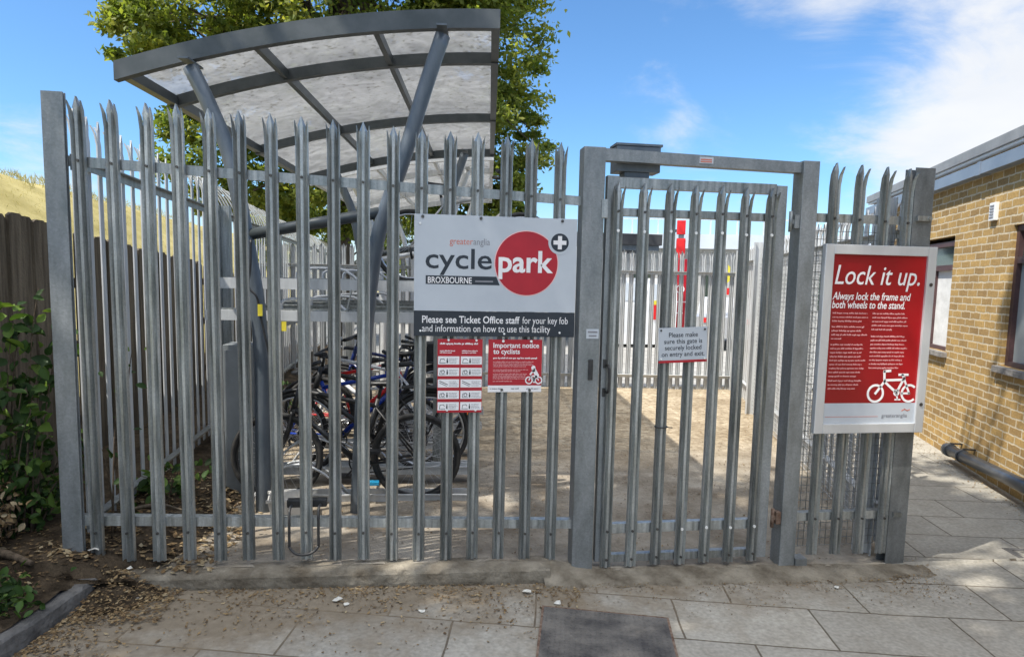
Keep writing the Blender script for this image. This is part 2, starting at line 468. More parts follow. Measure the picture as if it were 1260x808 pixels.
t.links.new(ms2.outputs[0], t.nodes['Material Output'].inputs['Surface'])
M['roof_sheet'] = m

def brick_nodes(name, c1, c2, mortar, bw, rh, ms_, rot, coord, plane='xz', bump=.5, rough=.9, dirt=None, off=.5):
    m, t, b = new_mat(name)
    b.inputs['Roughness'].default_value = rough; b.inputs['Specular IOR Level'].default_value = .25
    src = t.nodes.new('ShaderNodeTexCoord').outputs['Object'] if coord == 'obj' else t.nodes.new('ShaderNodeNewGeometry').outputs['Position']
    vec = src
    if plane == 'xz':
        sp = t.nodes.new('ShaderNodeSeparateXYZ'); t.links.new(src, sp.inputs[0])
        cb = t.nodes.new('ShaderNodeCombineXYZ')
        t.links.new(sp.outputs['X'], cb.inputs['X']); t.links.new(sp.outputs['Z'], cb.inputs['Y']); t.links.new(sp.outputs['Y'], cb.inputs['Z'])
        vec = cb.outputs[0]
    mp = t.nodes.new('ShaderNodeMapping'); mp.inputs['Rotation'].default_value = (0, 0, rot[0]); mp.inputs['Location'].default_value = (rot[1], rot[2], 0)
    t.links.new(vec, mp.inputs['Vector'])
    # wobble so that joints are not ruler straight
    wn = t.nodes.new('ShaderNodeTexNoise'); wn.inputs['Scale'].default_value = 11 if plane == 'xz' else 3.5; wn.inputs['Detail'].default_value = 3
    t.links.new(src, wn.inputs['Vector'])
    wv = t.nodes.new('ShaderNodeVectorMath'); wv.operation = 'SCALE'; wv.inputs['Scale'].default_value = .024 if plane == 'xz' else .016
    t.links.new(wn.outputs['Color'], wv.inputs[0])
    ad = t.nodes.new('ShaderNodeVectorMath'); ad.operation = 'ADD'
    t.links.new(mp.outputs[0], ad.inputs[0]); t.links.new(wv.outputs[0], ad.inputs[1])
    br = t.nodes.new('ShaderNodeTexBrick')
    br.inputs['Color1'].default_value = (*c1, 1); br.inputs['Color2'].default_value = (*c2, 1); br.inputs['Mortar'].default_value = (*mortar, 1)
    br.inputs['Scale'].default_value = 1; br.inputs['Brick Width'].default_value = bw; br.inputs['Row Height'].default_value = rh
    br.inputs['Mortar Size'].default_value = ms_; br.inputs['Mortar Smooth'].default_value = .25; br.inputs['Bias'].default_value = 0
    br.offset = off
    t.links.new(ad.outputs[0], br.inputs['Vector'])
    no = t.nodes.new('ShaderNodeTexNoise'); no.inputs['Scale'].default_value = 4.5; no.inputs['Detail'].default_value = 12; no.inputs['Roughness'].default_value = .65
    t.links.new(src, no.inputs['Vector'])
    rp = t.nodes.new('ShaderNodeValToRGB')
    rp.color_ramp.elements[0].position = .3; rp.color_ramp.elements[1].position = .7
    d0, d1 = dirt or ((.72, .72, .72), (1.15, 1.15, 1.15))
    rp.color_ramp.elements[0].color = (*d0, 1); rp.color_ramp.elements[1].color = (*d1, 1)
    t.links.new(no.outputs['Fac'], rp.inputs['Fac'])
    mu = t.nodes.new('ShaderNodeMix'); mu.data_type = 'RGBA'; mu.blend_type = 'MULTIPLY'; mu.inputs['Factor'].default_value = 1
    t.links.new(br.outputs['Color'], mu.inputs['A']); t.links.new(rp.outputs[0], mu.inputs['B'])
    last = mu.outputs['Result']
    fn = t.nodes.new('ShaderNodeTexNoise'); fn.inputs['Scale'].default_value = 45; fn.inputs['Detail'].default_value = 6
    t.links.new(src, fn.inputs['Vector'])
    f2 = t.nodes.new('ShaderNodeMapRange'); f2.inputs['From Min'].default_value = .3; f2.inputs['From Max'].default_value = .7
    f2.inputs['To Min'].default_value = .8; f2.inputs['To Max'].default_value = 1.15
    t.links.new(fn.outputs['Fac'], f2.inputs['Value'])
    m3_ = t.nodes.new('ShaderNodeMix'); m3_.data_type = 'RGBA'; m3_.blend_type = 'MULTIPLY'; m3_.inputs['Factor'].default_value = 1
    t.links.new(last, m3_.inputs['A']); t.links.new(f2.outputs[0], m3_.inputs['B'])
    t.links.new(m3_.outputs['Result'], b.inputs['Base Color'])
    hgt = t.nodes.new('ShaderNodeMath'); hgt.operation = 'MULTIPLY_ADD'
    t.links.new(fn.outputs['Fac'], hgt.inputs[0]); hgt.inputs[1].default_value = .35
    inv = t.nodes.new('ShaderNodeMath'); inv.operation = 'SUBTRACT'; inv.inputs[0].default_value = 1; t.links.new(br.outputs['Fac'], inv.inputs[1])
    t.links.new(inv.outputs[0], hgt.inputs[2])
    bp = t.nodes.new('ShaderNodeBump'); bp.inputs['Strength'].default_value = bump; bp.inputs['Distance'].default_value = .008
    t.links.new(hgt.outputs[0], bp.inputs['Height']); t.links.new(bp.outputs[0], b.inputs['Normal'])
    return m, t, b, m3_, src
M['brick'] = brick_nodes('yellow_stock_brick', (.49, .325, .125), (.31, .205, .09), (.58, .51, .38), .225, .075, .0085, (0, 0, 0), 'obj', 'xz', .4,
                         dirt=((.76, .74, .72), (1.1, 1.08, 1.03)))[0]
pm, t, b, mixn, src = brick_nodes('paving_slabs', (.37, .35, .305), (.30, .285, .25), (.13, .11, .085), .75, .425, .006, (R(12), .30, .105), 'pos', 'xy', .45,
                                  dirt=((.84, .82, .79), (1.08, 1.08, 1.08)), off=.45)
# drifted sandy dirt over the slabs, thick on the left and along the fence
spx = t.nodes.new('ShaderNodeSeparateXYZ'); t.links.new(src, spx.inputs[0])
def tm(op, a, bb, clamp=False):
    n = t.nodes.new('ShaderNodeMath'); n.operation = op; n.use_clamp = clamp
    for i, v in enumerate((a, bb)):
        if isinstance(v, (int, float)): n.inputs[i].default_value = v
        else: t.links.new(v, n.inputs[i])
    return n.outputs[0]
dn = t.nodes.new('ShaderNodeTexNoise'); dn.inputs['Scale'].default_value = 3.4; dn.inputs['Detail'].default_value = 10; dn.inputs['Roughness'].default_value = .68
t.links.new(src, dn.inputs['Vector'])
near = tm('MULTIPLY', tm('ADD', spx.outputs['Y'], .75), .55)            # more dirt towards the fence
left = tm('MULTIPLY', tm('SUBTRACT', 4.2, spx.outputs['X']), .085)
rightcut = tm('MULTIPLY', tm('MAXIMUM', tm('SUBTRACT', spx.outputs['X'], 4.6), 0.0), -1.2)
amt = tm('ADD', tm('ADD', tm('MINIMUM', near, .36), left), rightcut)
dd = tm('ADD', dn.outputs['Fac'], amt)
dr = t.nodes.new('ShaderNodeMapRange'); dr.inputs['From Min'].default_value = .66; dr.inputs['From Max'].default_value = .95
dr.inputs['To Max'].default_value = .85
t.links.new(dd, dr.inputs['Value'])
dc = t.nodes.new('ShaderNodeMix'); dc.data_type = 'RGBA'; dc.inputs['A'].default_value = (.115, .085, .055, 1); dc.inputs['B'].default_value = (.27, .22, .155, 1)
dn2 = t.nodes.new('ShaderNodeTexNoise'); dn2.inputs['Scale'].default_value = 19; dn2.inputs['Detail'].default_value = 7
t.links.new(src, dn2.inputs['Vector']); t.links.new(dn2.outputs['Fac'], dc.inputs['Factor'])
fin = t.nodes.new('ShaderNodeMix'); fin.data_type = 'RGBA'
t.links.new(dr.outputs[0], fin.inputs['Factor']); t.links.new(mixn.outputs['Result'], fin.inputs['A']); t.links.new(dc.outputs['Result'], fin.inputs['B'])
t.links.new(fin.outputs['Result'], b.inputs['Base Color'])
M['paving'] = pm

# compound floor: grey worn concrete near the gate, sandy dirt towards the back
m, t, b = new_mat('yard_floor')
b.inputs['Roughness'].default_value = .95; b.inputs['Specular IOR Level'].default_value = .15
src = t.nodes.new('ShaderNodeNewGeometry').outputs['Position']
sp = t.nodes.new('ShaderNodeSeparateXYZ'); t.links.new(src, sp.inputs[0])
na = t.nodes.new('ShaderNodeTexNoise'); na.inputs['Scale'].default_value = 2.0; na.inputs['Detail'].default_value = 10; na.inputs['Roughness'].default_value = .7
t.links.new(src, na.inputs['Vector'])
ra = t.nodes.new('ShaderNodeValToRGB'); ra.color_ramp.elements[0].position = .35; ra.color_ramp.elements[1].position = .65
ra.color_ramp.elements[0].color = (.20, .168, .13, 1); ra.color_ramp.elements[1].color = (.37, .335, .28, 1)
t.links.new(na.outputs['Fac'], ra.inputs['Fac'])
nb = t.nodes.new('ShaderNodeTexNoise'); nb.inputs['Scale'].default_value = 14; nb.inputs['Detail'].default_value = 8
t.links.new(src, nb.inputs['Vector'])
rb = t.nodes.new('ShaderNodeValToRGB'); rb.color_ramp.elements[0].position = .35; rb.color_ramp.elements[1].position = .66
rb.color_ramp.elements[0].color = (.24, .19, .13, 1); rb.color_ramp.elements[1].color = (.42, .355, .26, 1)
t.links.new(nb.outputs['Fac'], rb.inputs['Fac'])
mr = t.nodes.new('ShaderNodeMapRange'); mr.inputs['From Min'].default_value = 2.0; mr.inputs['From Max'].default_value = 3.2
ya = t.nodes.new('ShaderNodeMath'); ya.operation = 'MULTIPLY_ADD'; t.links.new(na.outputs['Fac'], ya.inputs[0]); ya.inputs[1].default_value = 1.6; 
yb = t.nodes.new('ShaderNodeMath'); yb.operation = 'SUBTRACT'; t.links.new(sp.outputs['Y'], yb.inputs[0]); yb.inputs[1].default_value = .8
t.links.new(yb.outputs[0], ya.inputs[2]); t.links.new(ya.outputs[0], mr.inputs['Value'])
mx_ = t.nodes.new('ShaderNodeMix'); mx_.data_type = 'RGBA'
t.links.new(mr.outputs[0], mx_.inputs['Factor']); t.links.new(ra.outputs[0], mx_.inputs['A']); t.links.new(rb.outputs[0], mx_.inputs['B'])
nw = t.nodes.new('ShaderNodeTexNoise'); nw.inputs['Scale'].default_value = 1.1; nw.inputs['Detail'].default_value = 12; nw.inputs['Roughness'].default_value = .72; nw.inputs['Distortion'].default_value = .6
t.links.new(src, nw.inputs['Vector'])
rw_ = t.nodes.new('ShaderNodeValToRGB'); rw_.color_ramp.elements[0].position = .38; rw_.color_ramp.elements[1].position = .62
rw_.color_ramp.elements[0].color = (.72, .69, .65, 1); rw_.color_ramp.elements[1].color = (1.12, 1.12, 1.12, 1)
t.links.new(nw.outputs['Fac'], rw_.inputs['Fac'])
mw = t.nodes.new('ShaderNodeMix'); mw.data_type = 'RGBA'; mw.blend_type = 'MULTIPLY'; mw.inputs['Factor'].default_value = 1
t.links.new(mx_.outputs['Result'], mw.inputs['A']); t.links.new(rw_.outputs[0], mw.inputs['B'])
t.links.new(mw.outputs['Result'], b.inputs['Base Color'])
bp = t.nodes.new('ShaderNodeBump'); bp.inputs['Strength'].default_value = .6; bp.inputs['Distance'].default_value = .02
nc = t.nodes.new('ShaderNodeTexNoise'); nc.inputs['Scale'].default_value = 35; nc.inputs['Detail'].default_value = 8
t.links.new(src, nc.inputs['Vector']); t.links.new(nc.outputs['Fac'], bp.inputs['Height']); t.links.new(bp.outputs[0], b.inputs['Normal'])
M['yard'] = m

# the poster's printed red, strongest in the middle, darkest on the right
m, t, b = new_mat('poster_red')
b.inputs['Roughness'].default_value = .28
g = t.nodes.new('ShaderNodeTexCoord'); sp = t.nodes.new('ShaderNodeSeparateXYZ'); t.links.new(g.outputs['Object'], sp.inputs[0])
n = t.nodes.new('ShaderNodeTexNoise'); n.inputs['Scale'].default_value = 2.5; n.inputs['Detail'].default_value = 2; t.links.new(g.outputs['Object'], n.inputs['Vector'])
a1 = t.nodes.new('ShaderNodeMath'); a1.operation = 'MULTIPLY_ADD'; t.links.new(n.outputs['Fac'], a1.inputs[0]); a1.inputs[1].default_value = .25; t.links.new(sp.outputs['X'], a1.inputs[2])
cr_ = t.nodes.new('ShaderNodeValToRGB'); e = cr_.color_ramp.elements
e[0].position = .20; e[0].color = (.25, .005, .011, 1); e[1].position = .80; e[1].color = (.085, .005, .009, 1)
q = e.new(.48); q.color = (.40, .006, .012, 1)
t.links.new(a1.outputs[0], cr_.inputs['Fac']); t.links.new(cr_.outputs[0], b.inputs['Base Color'])
M['poster_red'] = m

# ------------------------------------------------------------------ text
def text_mesh(s, h, mat, x, z, y, bold=0.0, shear=0.0, width=None, align='LEFT', space=1.0):
    cu = bpy.data.curves.new('lettering', 'FONT')
    cu.body = s; cu.size = h; cu.shear = shear; cu.offset = bold * h; cu.align_x = align
    cu.space_character = space; cu.resolution_u = 3; cu.extrude = 0.0004
    ob = bpy.data.objects.new('lettering', cu)
    COL.objects.link(ob)
    bpy.context.view_layer.update()
    me = bpy.data.meshes.new_from_object(ob.evaluated_get(bpy.context.evaluated_depsgraph_get()))
    bpy.data.objects.remove(ob); bpy.data.curves.remove(cu)
    n = len(me.vertices)
    co = np.zeros(n * 3); me.vertices.foreach_get('co', co); co = co.reshape(-1, 3)
    if width and n:
        lo = co[:, 0].min(); k = width / (co[:, 0].max() - lo)
        co[:, 0] = (co[:, 0] - lo) * k if align == 'LEFT' else co[:, 0] * k
    o = np.c_[co[:, 0] + x, -co[:, 2] + y, co[:, 1] + z]
    me.vertices.foreach_set('co', o.ravel()); me.update()
    me.materials.clear(); me.materials.append(mat)
    return me

def lettering(parent, *a, **k):
    return link_mesh('lettering', text_mesh(*a, **k), None, parent)

def greek(mb, x0, x1, z, h, y, r, fill=1.0):
    """a line of print too small to read: word-length bars"""
    x = x0; end = x0 + (x1 - x0) * fill
    while x < end:
        for _ in range(r.choice((2, 3, 4, 4, 5, 6, 7, 8))):
            if x > end: break
            q = r.random()
            wd = h * r.uniform(.28, .46)
            lo, hi = (0, .52) if q < .6 else ((0, .76) if q < .85 else (-.2, .52))
            mb.box(x, x + wd, y - .0006, y, z + lo * h, z + hi * h)
            x += wd + h * .10
        x += h * .32

# ------------------------------------------------------------------ ground
def right_line(y): return 4.72 + .344 * y
def pave_z(x): return float(np.interp(x, [-2, 0, 4.2, 5.5], [.125, .112, -.005, -.005]))
def yard_z(x, y):
    f = float(np.interp(x, [0, 2.4, 2.75, 4.0, 4.9], [.185, .145, .062, .035, .0]))
    k = min(max(y / 1.0, 0), 1)
    return f * (1 - k) + .075 * k
def hn(x, y, s, seed=0):
    return (math.sin(x * 1.7 * s + seed) * math.cos(y * 2.3 * s - seed * 1.3) + .6 * math.sin(x * 3.9 * s + y * 3.1 * s + seed * 2) + .4 * math.sin(x * 8.3 * s - y * 7.7 * s + seed)) / 2

def sheet(name, rows, mat, zf, kind='structure', smooth=True):
    """rows: list of (y, x0, x1, n)"""
    v, f = [], []
    n = rows[0][3]
    for (y, x0, x1, _) in rows:
        for i in range(n + 1):
            x = x0 + (x1 - x0) * i / n
            v.append((x, y, zf(x, y)))
    for j in range(len(rows) - 1):
        for i in range(n):
            a = j * (n + 1) + i
            f.append((a, a + 1, a + n + 2, a + n + 1))
    mb = MB(); mb.add(v, f, smooth)
    return tag(mb.build(name, mat), kind=kind)

g_ = MB(); g_.add([(-300, -100, -.06), (300, -100, -.06), (300, 500, -.06), (-300, 500, -.06)], [(0, 1, 2, 3)])
tag(g_.build('ground', M['asphalt']), kind='structure')
rows = [(-8, -1.5, 16, 70)] + [(y, -1.5 if y < .0 else right_line(max(y, 0)) - .02, 16, 70) for y in np.concatenate([np.arange(-6, -.05, .25), [-.03, -.012], np.arange(0, 16, .5)])]
sheet('pavement', rows, M['paving'], lambda x, y: pave_z(x) + .004 * hn(x, y, 1.5))
rows = [(y, -.5, right_line(y) + .03, 90) for y in np.arange(-.02, 6.9, .08)]
sheet('yard_floor', rows, M['yard'], lambda x, y: yard_z(x, y) + .008 * hn(x, y, 2.2, 1) + .004 * hn(x, y, 7, 3))
rows = [(y, -1.6, 40, 20) for y in np.arange(6.81, 45, 4)]
sheet('car_park', rows, M['paving_far'], lambda x, y: .045)
# threshold under the gate and the short section
rows = [(y, 2.42, 4.95, 110) for y in np.linspace(-.24, .0, 12)]
sheet('threshold', rows, M['plinth'], lambda x, y: (pave_z(x) - .014 + .022 * min(1, (y + .24) / .08)) * min(1, -y / .17) + (yard_z(x, 0) + .008) * max(0, 1 + y / .17) + .007 * hn(x, y, 5, 2) + .005 * hn(x, y, 13, 1) - .02 * max(0, x - 4.55))
# plinth under the long section
v = []
nseg = 80
prof = [(-.118, -.12), (-.122, .3), (-.118, .8), (-.104, 1.0), (-.05, 1.03), (.03, 1.02), (.06, .95)]
for i in range(nseg + 1):
    x = .12 + (2.46 - .12) * i / nseg
    zb, zt = pave_z(x) - .01, .185 - .017 * x
    for (py, pz) in prof:
        chip = .012 * max(0, hn(x * 3, py * 9 + 5, 2.2, 4)) + .012 * max(0, hn(x, 0, 9, 2) - .45) * (pz > .7)
        v.append((x + (.012 * hn(py * 20, pz, 3) if i in (0, nseg) else 0), py + chip + .003 * hn(x, pz, 14), zb + (zt - zb) * pz - chip * .8 * (pz > .7)))
k = len(prof)
f = [(i * k + j, i * k + j + 1, (i + 1) * k + j + 1, (i + 1) * k + j) for i in range(nseg) for j in range(k - 1)]
f += [tuple(range(k)), tuple(reversed([nseg * k + j for j in range(k)]))]
mb = MB(); mb.add(v, f)
tag(mb.build('plinth', M['plinth']), kind='structure')
# soil bed beside the left post, banked up behind its kerb
def kx(y): return .06 + .195 * (y + .17)
def soil_z(x, y):
    if y < -.185:
        d = kx(y) - x
        z = .205 + .10 * min(max(d, 0) / .5, 1) + .05 * min(max(d - .5, 0), 1)
    else:
        k = min(max((x + .12) / (.62 if y > 0 else .40), 0), 1); k = k * k * (3 - 2 * k)
        z = .30 * (1 - k) + (.115 if y < 0 else yard_z(max(x, 0), y) - .02) * k
    if -.1845 < y < -.18 and x > -.06: z = .085
    return z + .016 * hn(x, y, 5, 1) + .010 * hn(x, y, 13, 2)
ys = list(np.arange(-4, -.2, .06)) + [-.19, -.184, -.15] + list(np.arange(-.1, 3, .07)) + list(np.arange(3, 12, .5))
sheet('soil_bed', [(y, -3.2, (kx(y) - .05) if y < -.19 else (.26 if y < .0 else .62), 60) for y in ys], M['soil'], soil_z)
# heap of rotted leaves in the corner between kerb and plinth
v, f = [], []
nx, ny = 26, 22
for j in range(ny + 1):
    for i in range(nx + 1):
        x, y = -.02 + .50 * i / nx, -.50 + .44 * j / ny
        a_ = math.exp(-((x - .13) / .17) ** 2 - ((y + .13) / .15) ** 2)
        z = pave_z(x) - .008 + .10 * a_ + (.018 * hn(x, y, 9, 3) + .010 * hn(x, y, 22, 1)) * min(1, a_ * 3)
        v.append((x, y, z if x > kx(y) + .004 or y > -.14 else pave_z(x) - .02))
for j in range(ny):
    for i in range(nx):
        a_ = j * (nx + 1) + i
        f.append((a_, a_ + 1, a_ + nx + 2, a_ + nx + 1))
mb = MB(); mb.add(v, f, True)
tag(mb.build('leaf_heap', M['soil']), kind='stuff')
# kerb edging of the bed
v, f = [], []
nseg = 46
for i in range(nseg + 1):
    y = -.14 - 4.0 * (i / nseg) ** 1.5
    x = kx(y)
    zt = .208 + .006 * hn(y, 0, 9)
    zb = pave_z(0) - .03
    jx = .006 * hn(y, 1, 11)
    for (dx, z_) in ((-.10, zb), (-.10, zt - .01), (-.088, zt), (-.012 + jx, zt - .002 - .012 * max(0, hn(y, 3, 17))), (.0 + jx, zt - .016), (.004 + jx, (zb + zt) / 2), (.0, zb)):
        v.append((x + dx, y, z_))
k = 7
f = [(i * k + j, i * k + j + 1, (i + 1) * k + j + 1, (i + 1) * k + j) for i in range(nseg) for j in range(k - 1)] + [tuple(range(k))]
mb = MB(); mb.add(v, f)
tag(mb.build('kerb', M['kerb']), kind='structure')
# grass embankment
def hill_z(x, y):
    k = min(max((-2.2 - x) / 8.8, 0), 1)
    return .25 + 4.5 * (k * k * (3 - 2 * k) * .5 + k * .5) + .10 * hn(x, y, .6) * k + .05 * hn(x, y, 2.1) * k
sheet('embankment', [(y, -60, -2.0, 90) for y in np.arange(-12, 90, 1.0)], M['drygrass'], hill_z)

def leaf_cloud(pos, nor, size, tones, aspect=.55, fold=.25, droop=0.0, ovate=False):
    """leaf shaped faces at pos; arrays; returns mesh"""
    n = len(pos)
    d = nrg.normal(size=(n, 3)); d /= np.linalg.norm(d, axis=1)[:, None]
    d = d + nor; d /= np.linalg.norm(d, axis=1)[:, None]          # leaf normal
    a = nrg.normal(size=(n, 3)); a[:, 2] -= droop
    a -= d * (a * d).sum(1)[:, None]; a /= np.linalg.norm(a, axis=1)[:, None]
    b_ = np.cross(d, a)
    L = size[:, None]
    if ovate:
        q = [pos - a * L * .5]
        for u_, k_, dn_ in ((-.28, .78, .12), (.02, 1.0, .16), (.30, .55, .10)):
            q.append(pos + a * L * u_ + b_ * L * aspect * .5 * k_ + d * L * fold * dn_)
        q.append(pos + a * L * .5 - d * L * fold * .25)
        for u_, k_, dn_ in ((.30, .55, .10), (.02, 1.0, .16), (-.28, .78, .12)):
            q.append(pos + a * L * u_ - b_ * L * aspect * .5 * k_ + d * L * fold * dn_)
        V = np.stack(q, 1).reshape(-1, 3)
        me = bpy.data.meshes.new('leaves')
        me.vertices.add(8 * n); me.vertices.foreach_set('co', V.ravel())
        idx = np.arange(n)[:, None] * 8 + np.array([[0, 1, 2, 3, 4, 0, 4, 5, 6, 7]])
        me.loops.add(10 * n); me.loops.foreach_set('vertex_index', idx.ravel().astype(np.int32))
        me.polygons.add(2 * n); me.polygons.foreach_set('loop_start', (np.arange(2 * n) * 5).astype(np.int32))
        me.update(calc_edges=True)
        at = me.attributes.new('tone', 'FLOAT', 'FACE'); at.data.foreach_set('value', np.repeat(tones, 2).astype(np.float32))
        me.validate()
        return me
    p0 = pos - a * L * .5; p2 = pos + a * L * .5
    p1 = pos + b_ * L * aspect * .5 - d * L * fold * .3 - a * L * .08; p3 = pos - b_ * L * aspect * .5 - d * L * fold * .3 - a * L * .08
    V = np.stack([p0, p1, p2, p3], 1).reshape(-1, 3)
    me = bpy.data.meshes.new('leaves')
    me.vertices.add(4 * n); me.vertices.foreach_set('co', V.ravel())
    idx = np.arange(n)[:, None] * 4 + np.array([[0, 1, 2, 0, 2, 3]])
    me.loops.add(6 * n); me.loops.foreach_set('vertex_index', idx.ravel().astype(np.int32))
    me.polygons.add(2 * n)
    me.polygons.foreach_set('loop_start', (np.arange(2 * n) * 3).astype(np.int32))
    me.update(calc_edges=True)
    at = me.attributes.new('tone', 'FLOAT', 'FACE')
    at.data.foreach_set('value', np.repeat(tones, 2).astype(np.float32))
    me.validate()
    return me

# dry grass blades on the bank
n = 12000
gx = nrg.uniform(-13, -2.5, n); gy = nrg.uniform(2, 34, n)
gp = np.c_[gx, gy, [hill_z(a, b_) + .08 for a, b_ in zip(gx, gy)]]
me = leaf_cloud(gp, np.tile([.6, -.3, .0], (n, 1)), nrg.uniform(.06, .15, n), nrg.random(n) * .5 + .35, .08, .1, 2.0)
tag(link_mesh('dry_grass', me, M['grass_dry']), kind='stuff')

n = 3500
gx = nrg.uniform(-12.5, -9.5, n); gy = nrg.uniform(6, 34, n)
keep = np.array([hn(a, b_, 1.3, 4) > .05 for a, b_ in zip(gx, gy)])
gx, gy = gx[keep], gy[keep]; n = len(gx)
gp = np.c_[gx, gy, [hill_z(a, b_) + .16 for a, b_ in zip(gx, gy)]]
me = leaf_cloud(gp, np.tile([.6, -.3, .0], (n, 1)), nrg.uniform(.2, .5, n), nrg.random(n) * .5 + .5, .05, .1, 2.5)
tag(link_mesh('tall_grass', me, M['grass_dry']), kind='stuff')

# ------------------------------------------------------------------ palisade parts
def pale_mesh(h, style='spiked', wd=.068, mat=None, bend=0, dp=1.0):
    """W section pale; base at z=0, front towards -y"""
    hw = wd / 2
    sec = [(-hw, .010), (-hw * .86, -.009), (-hw * .46, .010), (-hw * .20, -.011), (hw * .20, -.011), (hw * .46, .010), (hw * .86, -.009), (hw, .010)]
    sec = [(x_, y_ * dp) for x_, y_ in sec]
    th = .0035 if dp > .7 else .0025
    mb = MB()
    def strip(i0, i1, rows):
        """rows: list of (z, fn) fn maps a section point to xyz; i0..i1 section index range"""
        k = i1 - i0 + 1
        vs_ = []
        for z, fn in rows:
            for s_ in (0, th):
                for i in range(i0, i1 + 1):
                    x, y = sec[i]
                    vs_.append(fn(x, y + s_, z))
        fs = []
        K = 2 * k
        for r in range(len(rows) - 1):
            a, b_ = r * K, (r + 1) * K
            for i in range(k - 1):
                fs.append((a + i, a + i + 1, b_ + i + 1, b_ + i)); fs.append((a + k + i, b_ + k + i, b_ + k + i + 1, a + k + i + 1))
            fs.append((a, b_, b_ + k, a + k)); fs.append((a + k - 1, a + 2 * k - 1, b_ + 2 * k - 1, b_ + k - 1))
        fs.append(tuple(list(range(k)) + list(reversed(range(k, 2 * k)))))
        e = (len(rows) - 1) * K
        fs.append(tuple(list(reversed(range(e, e + k))) + list(range(e + k, e + 2 * k))))
        mb.add(vs_, fs)
    idf = lambda x, y, z: (x, y, z)
    def bent(x, y, z):
        if bend == 0 or z < h - .55: return (x, y, z)
        q = (z - (h - .55)) / .55
        return (x, y - bend * q * q, z - .06 * q * q)
    sl = h - .135
    strip(0, 7, [(0, idf), (h - .56, idf)] + ([(h - .56 + (sl - h + .56) * i / 4, bent) for i in range(1, 5)] if bend else [(sl, idf)]))
    # middle prong
    def tap(f): return lambda x, y, z: bent(x * f, y, z)
    strip(2, 5, [(sl, tap(1)), (h - .06, tap(1.3)), (h - .05, tap(1.4)), (h, tap(.04))])
    for sgn, (i0, i1) in ((-1, (0, 2)), (1, (5, 7))):
        c = hw * .75 * sgn
        def side(q, off, back): return lambda x, y, z: bent(c + (x - c) * q + sgn * off, y + back, z)
        strip(i0, i1, [(sl, side(1, 0, 0)), (h - .07, side(.85, .003, -.010)), (h - .026, side(.06, .007, -.030))])
    return mb.mesh('pale', mat)

def bolt_mesh(mat, r=.0075):
    mb = MB(); mb.disc(0, 0, r, -.0185, -.0105, 8)
    return mb.mesh('bolt', mat)
BOLT = bolt_mesh(M['bolt'])
BOLTB = bolt_mesh(M['bolt_bright'], .009)

def rail_mb(L, top=True):
    """angle rail along +x, top of its upright face at z=0"""
    mb = MB()
    mb.box(0, L, .0215, .0275, -.052, 0)
    mb.box(0, L, .0277, .072, -.0062, -.0004)
    return mb

def h_post(mb, x0, x1, y0, y1, z0, z1, t_=.009):
    xm = (x0 + x1) / 2
    mb.box(x0, x1, y0, y0 + t_, z0, z1, .002)
    mb.box(x0, x1, y1 - t_, y1, z0, z1, .002)
    mb.box(xm - t_ / 2, xm + t_ / 2, y0 + t_ + .0003, y1 - t_ - .0003, z0, z1)

PALE24 = pale_mesh(2.416, mat=M['galv'], dp=.8)
PALE24B = pale_mesh(2.416, mat=M['galv_bright'])

# ---- the long front section (17 pales)
ff = empty('palisade_fence', (0, 0, .2), 0, 'long grey palisade fence section of seventeen spiked pales carrying the cycle park sign', 'fence')
SL = -.039
def topz(x): return .237 + SL * x
for i in range(17):
    x = i * .155
    p = link_mesh('pale', PALE24, None, ff, (x + rnd.uniform(-.003, .003), 0, topz(x) - .2 + rnd.uniform(-.006, .006)))
    p.rotation_euler = (rnd.uniform(-.006, .006), rnd.uniform(-.004, .004), rnd.uniform(-.06, .06))
    for zr in (2.1, .16):
        link_mesh('bolt', BOLT, None, p, (0, 0, zr))
for (zl, zr) in ((2.362, 2.262), (.478, .366)):
    mb = rail_mb(2.73 + .01)
    r_ = mb.build('rail', M['galv'], ff, (-.12, 0, zl - .2))
    r_.rotation_euler = (0, math.atan2(zl - zr, 2.70), 0)
mb = MB(); h_post(mb, -.166, -.066, -.014, .020, .10 - .2, 2.665 - .2)
mb.build('post', M['galv_post'], ff)
mb = MB()
mb.box(-.064, -.012, .028, .05, 2.29 - .2, 2.37 - .2); mb.build('cleat', M['galv'], ff)
mb = MB(); mb.box(-.064, -.012, .028, .05, .40 - .2, .47 - .2); mb.build('cleat', M['galv'], ff)

# ---- gate frame: two posts, head beam, closer box
gf = empty('gateway', (2.67, 0, 0), 0, 'grey steel gate surround of two square posts joined by an overhead beam', 'gateway')
mb = MB(); mb.box(2.608 - 2.67, 2.734 - 2.67, -.02, .09, -.03, 2.532, .006); mb.build('post', M['galv_post'], gf)
mb = MB(); mb.box(3.937 - 2.67, 4.04 - 2.67, -.02, .09, -.06, 2.515, .006); mb.build('post', M['galv_post'], gf)
mb = MB(); mb.add([(.0645, .0, 2.463), (1.2665, 0, 2.447), (1.2665, .06, 2.447), (.0645, .06, 2.463), (.0645, 0, 2.53), (1.2665, 0, 2.508), (1.2665, .06, 2.508), (.0645, .06, 2.53)],
          [(0, 1, 5, 4), (1, 2, 6, 5), (2, 3, 7, 6), (3, 0, 4, 7), (4, 5, 6, 7), (0, 3, 2, 1)])
mb.build('head_beam', M['galv_post'], gf)
mb = MB(); mb.box(.155, .42, .075, .20, 2.42, 2.565, .004); mb.box(.21, .36, .09, .19, 2.39, 2.419)
mb.box(.15, .43, .07, .205, 2.567, 2.58)
mb.build('closer_box', M['tube_grey'], gf)
mb = MB(); mb.box(.625, .71, -.0035, -.0005, 2.472, 2.508); st_ = mb.build('sticker', M['sign_white'], gf)
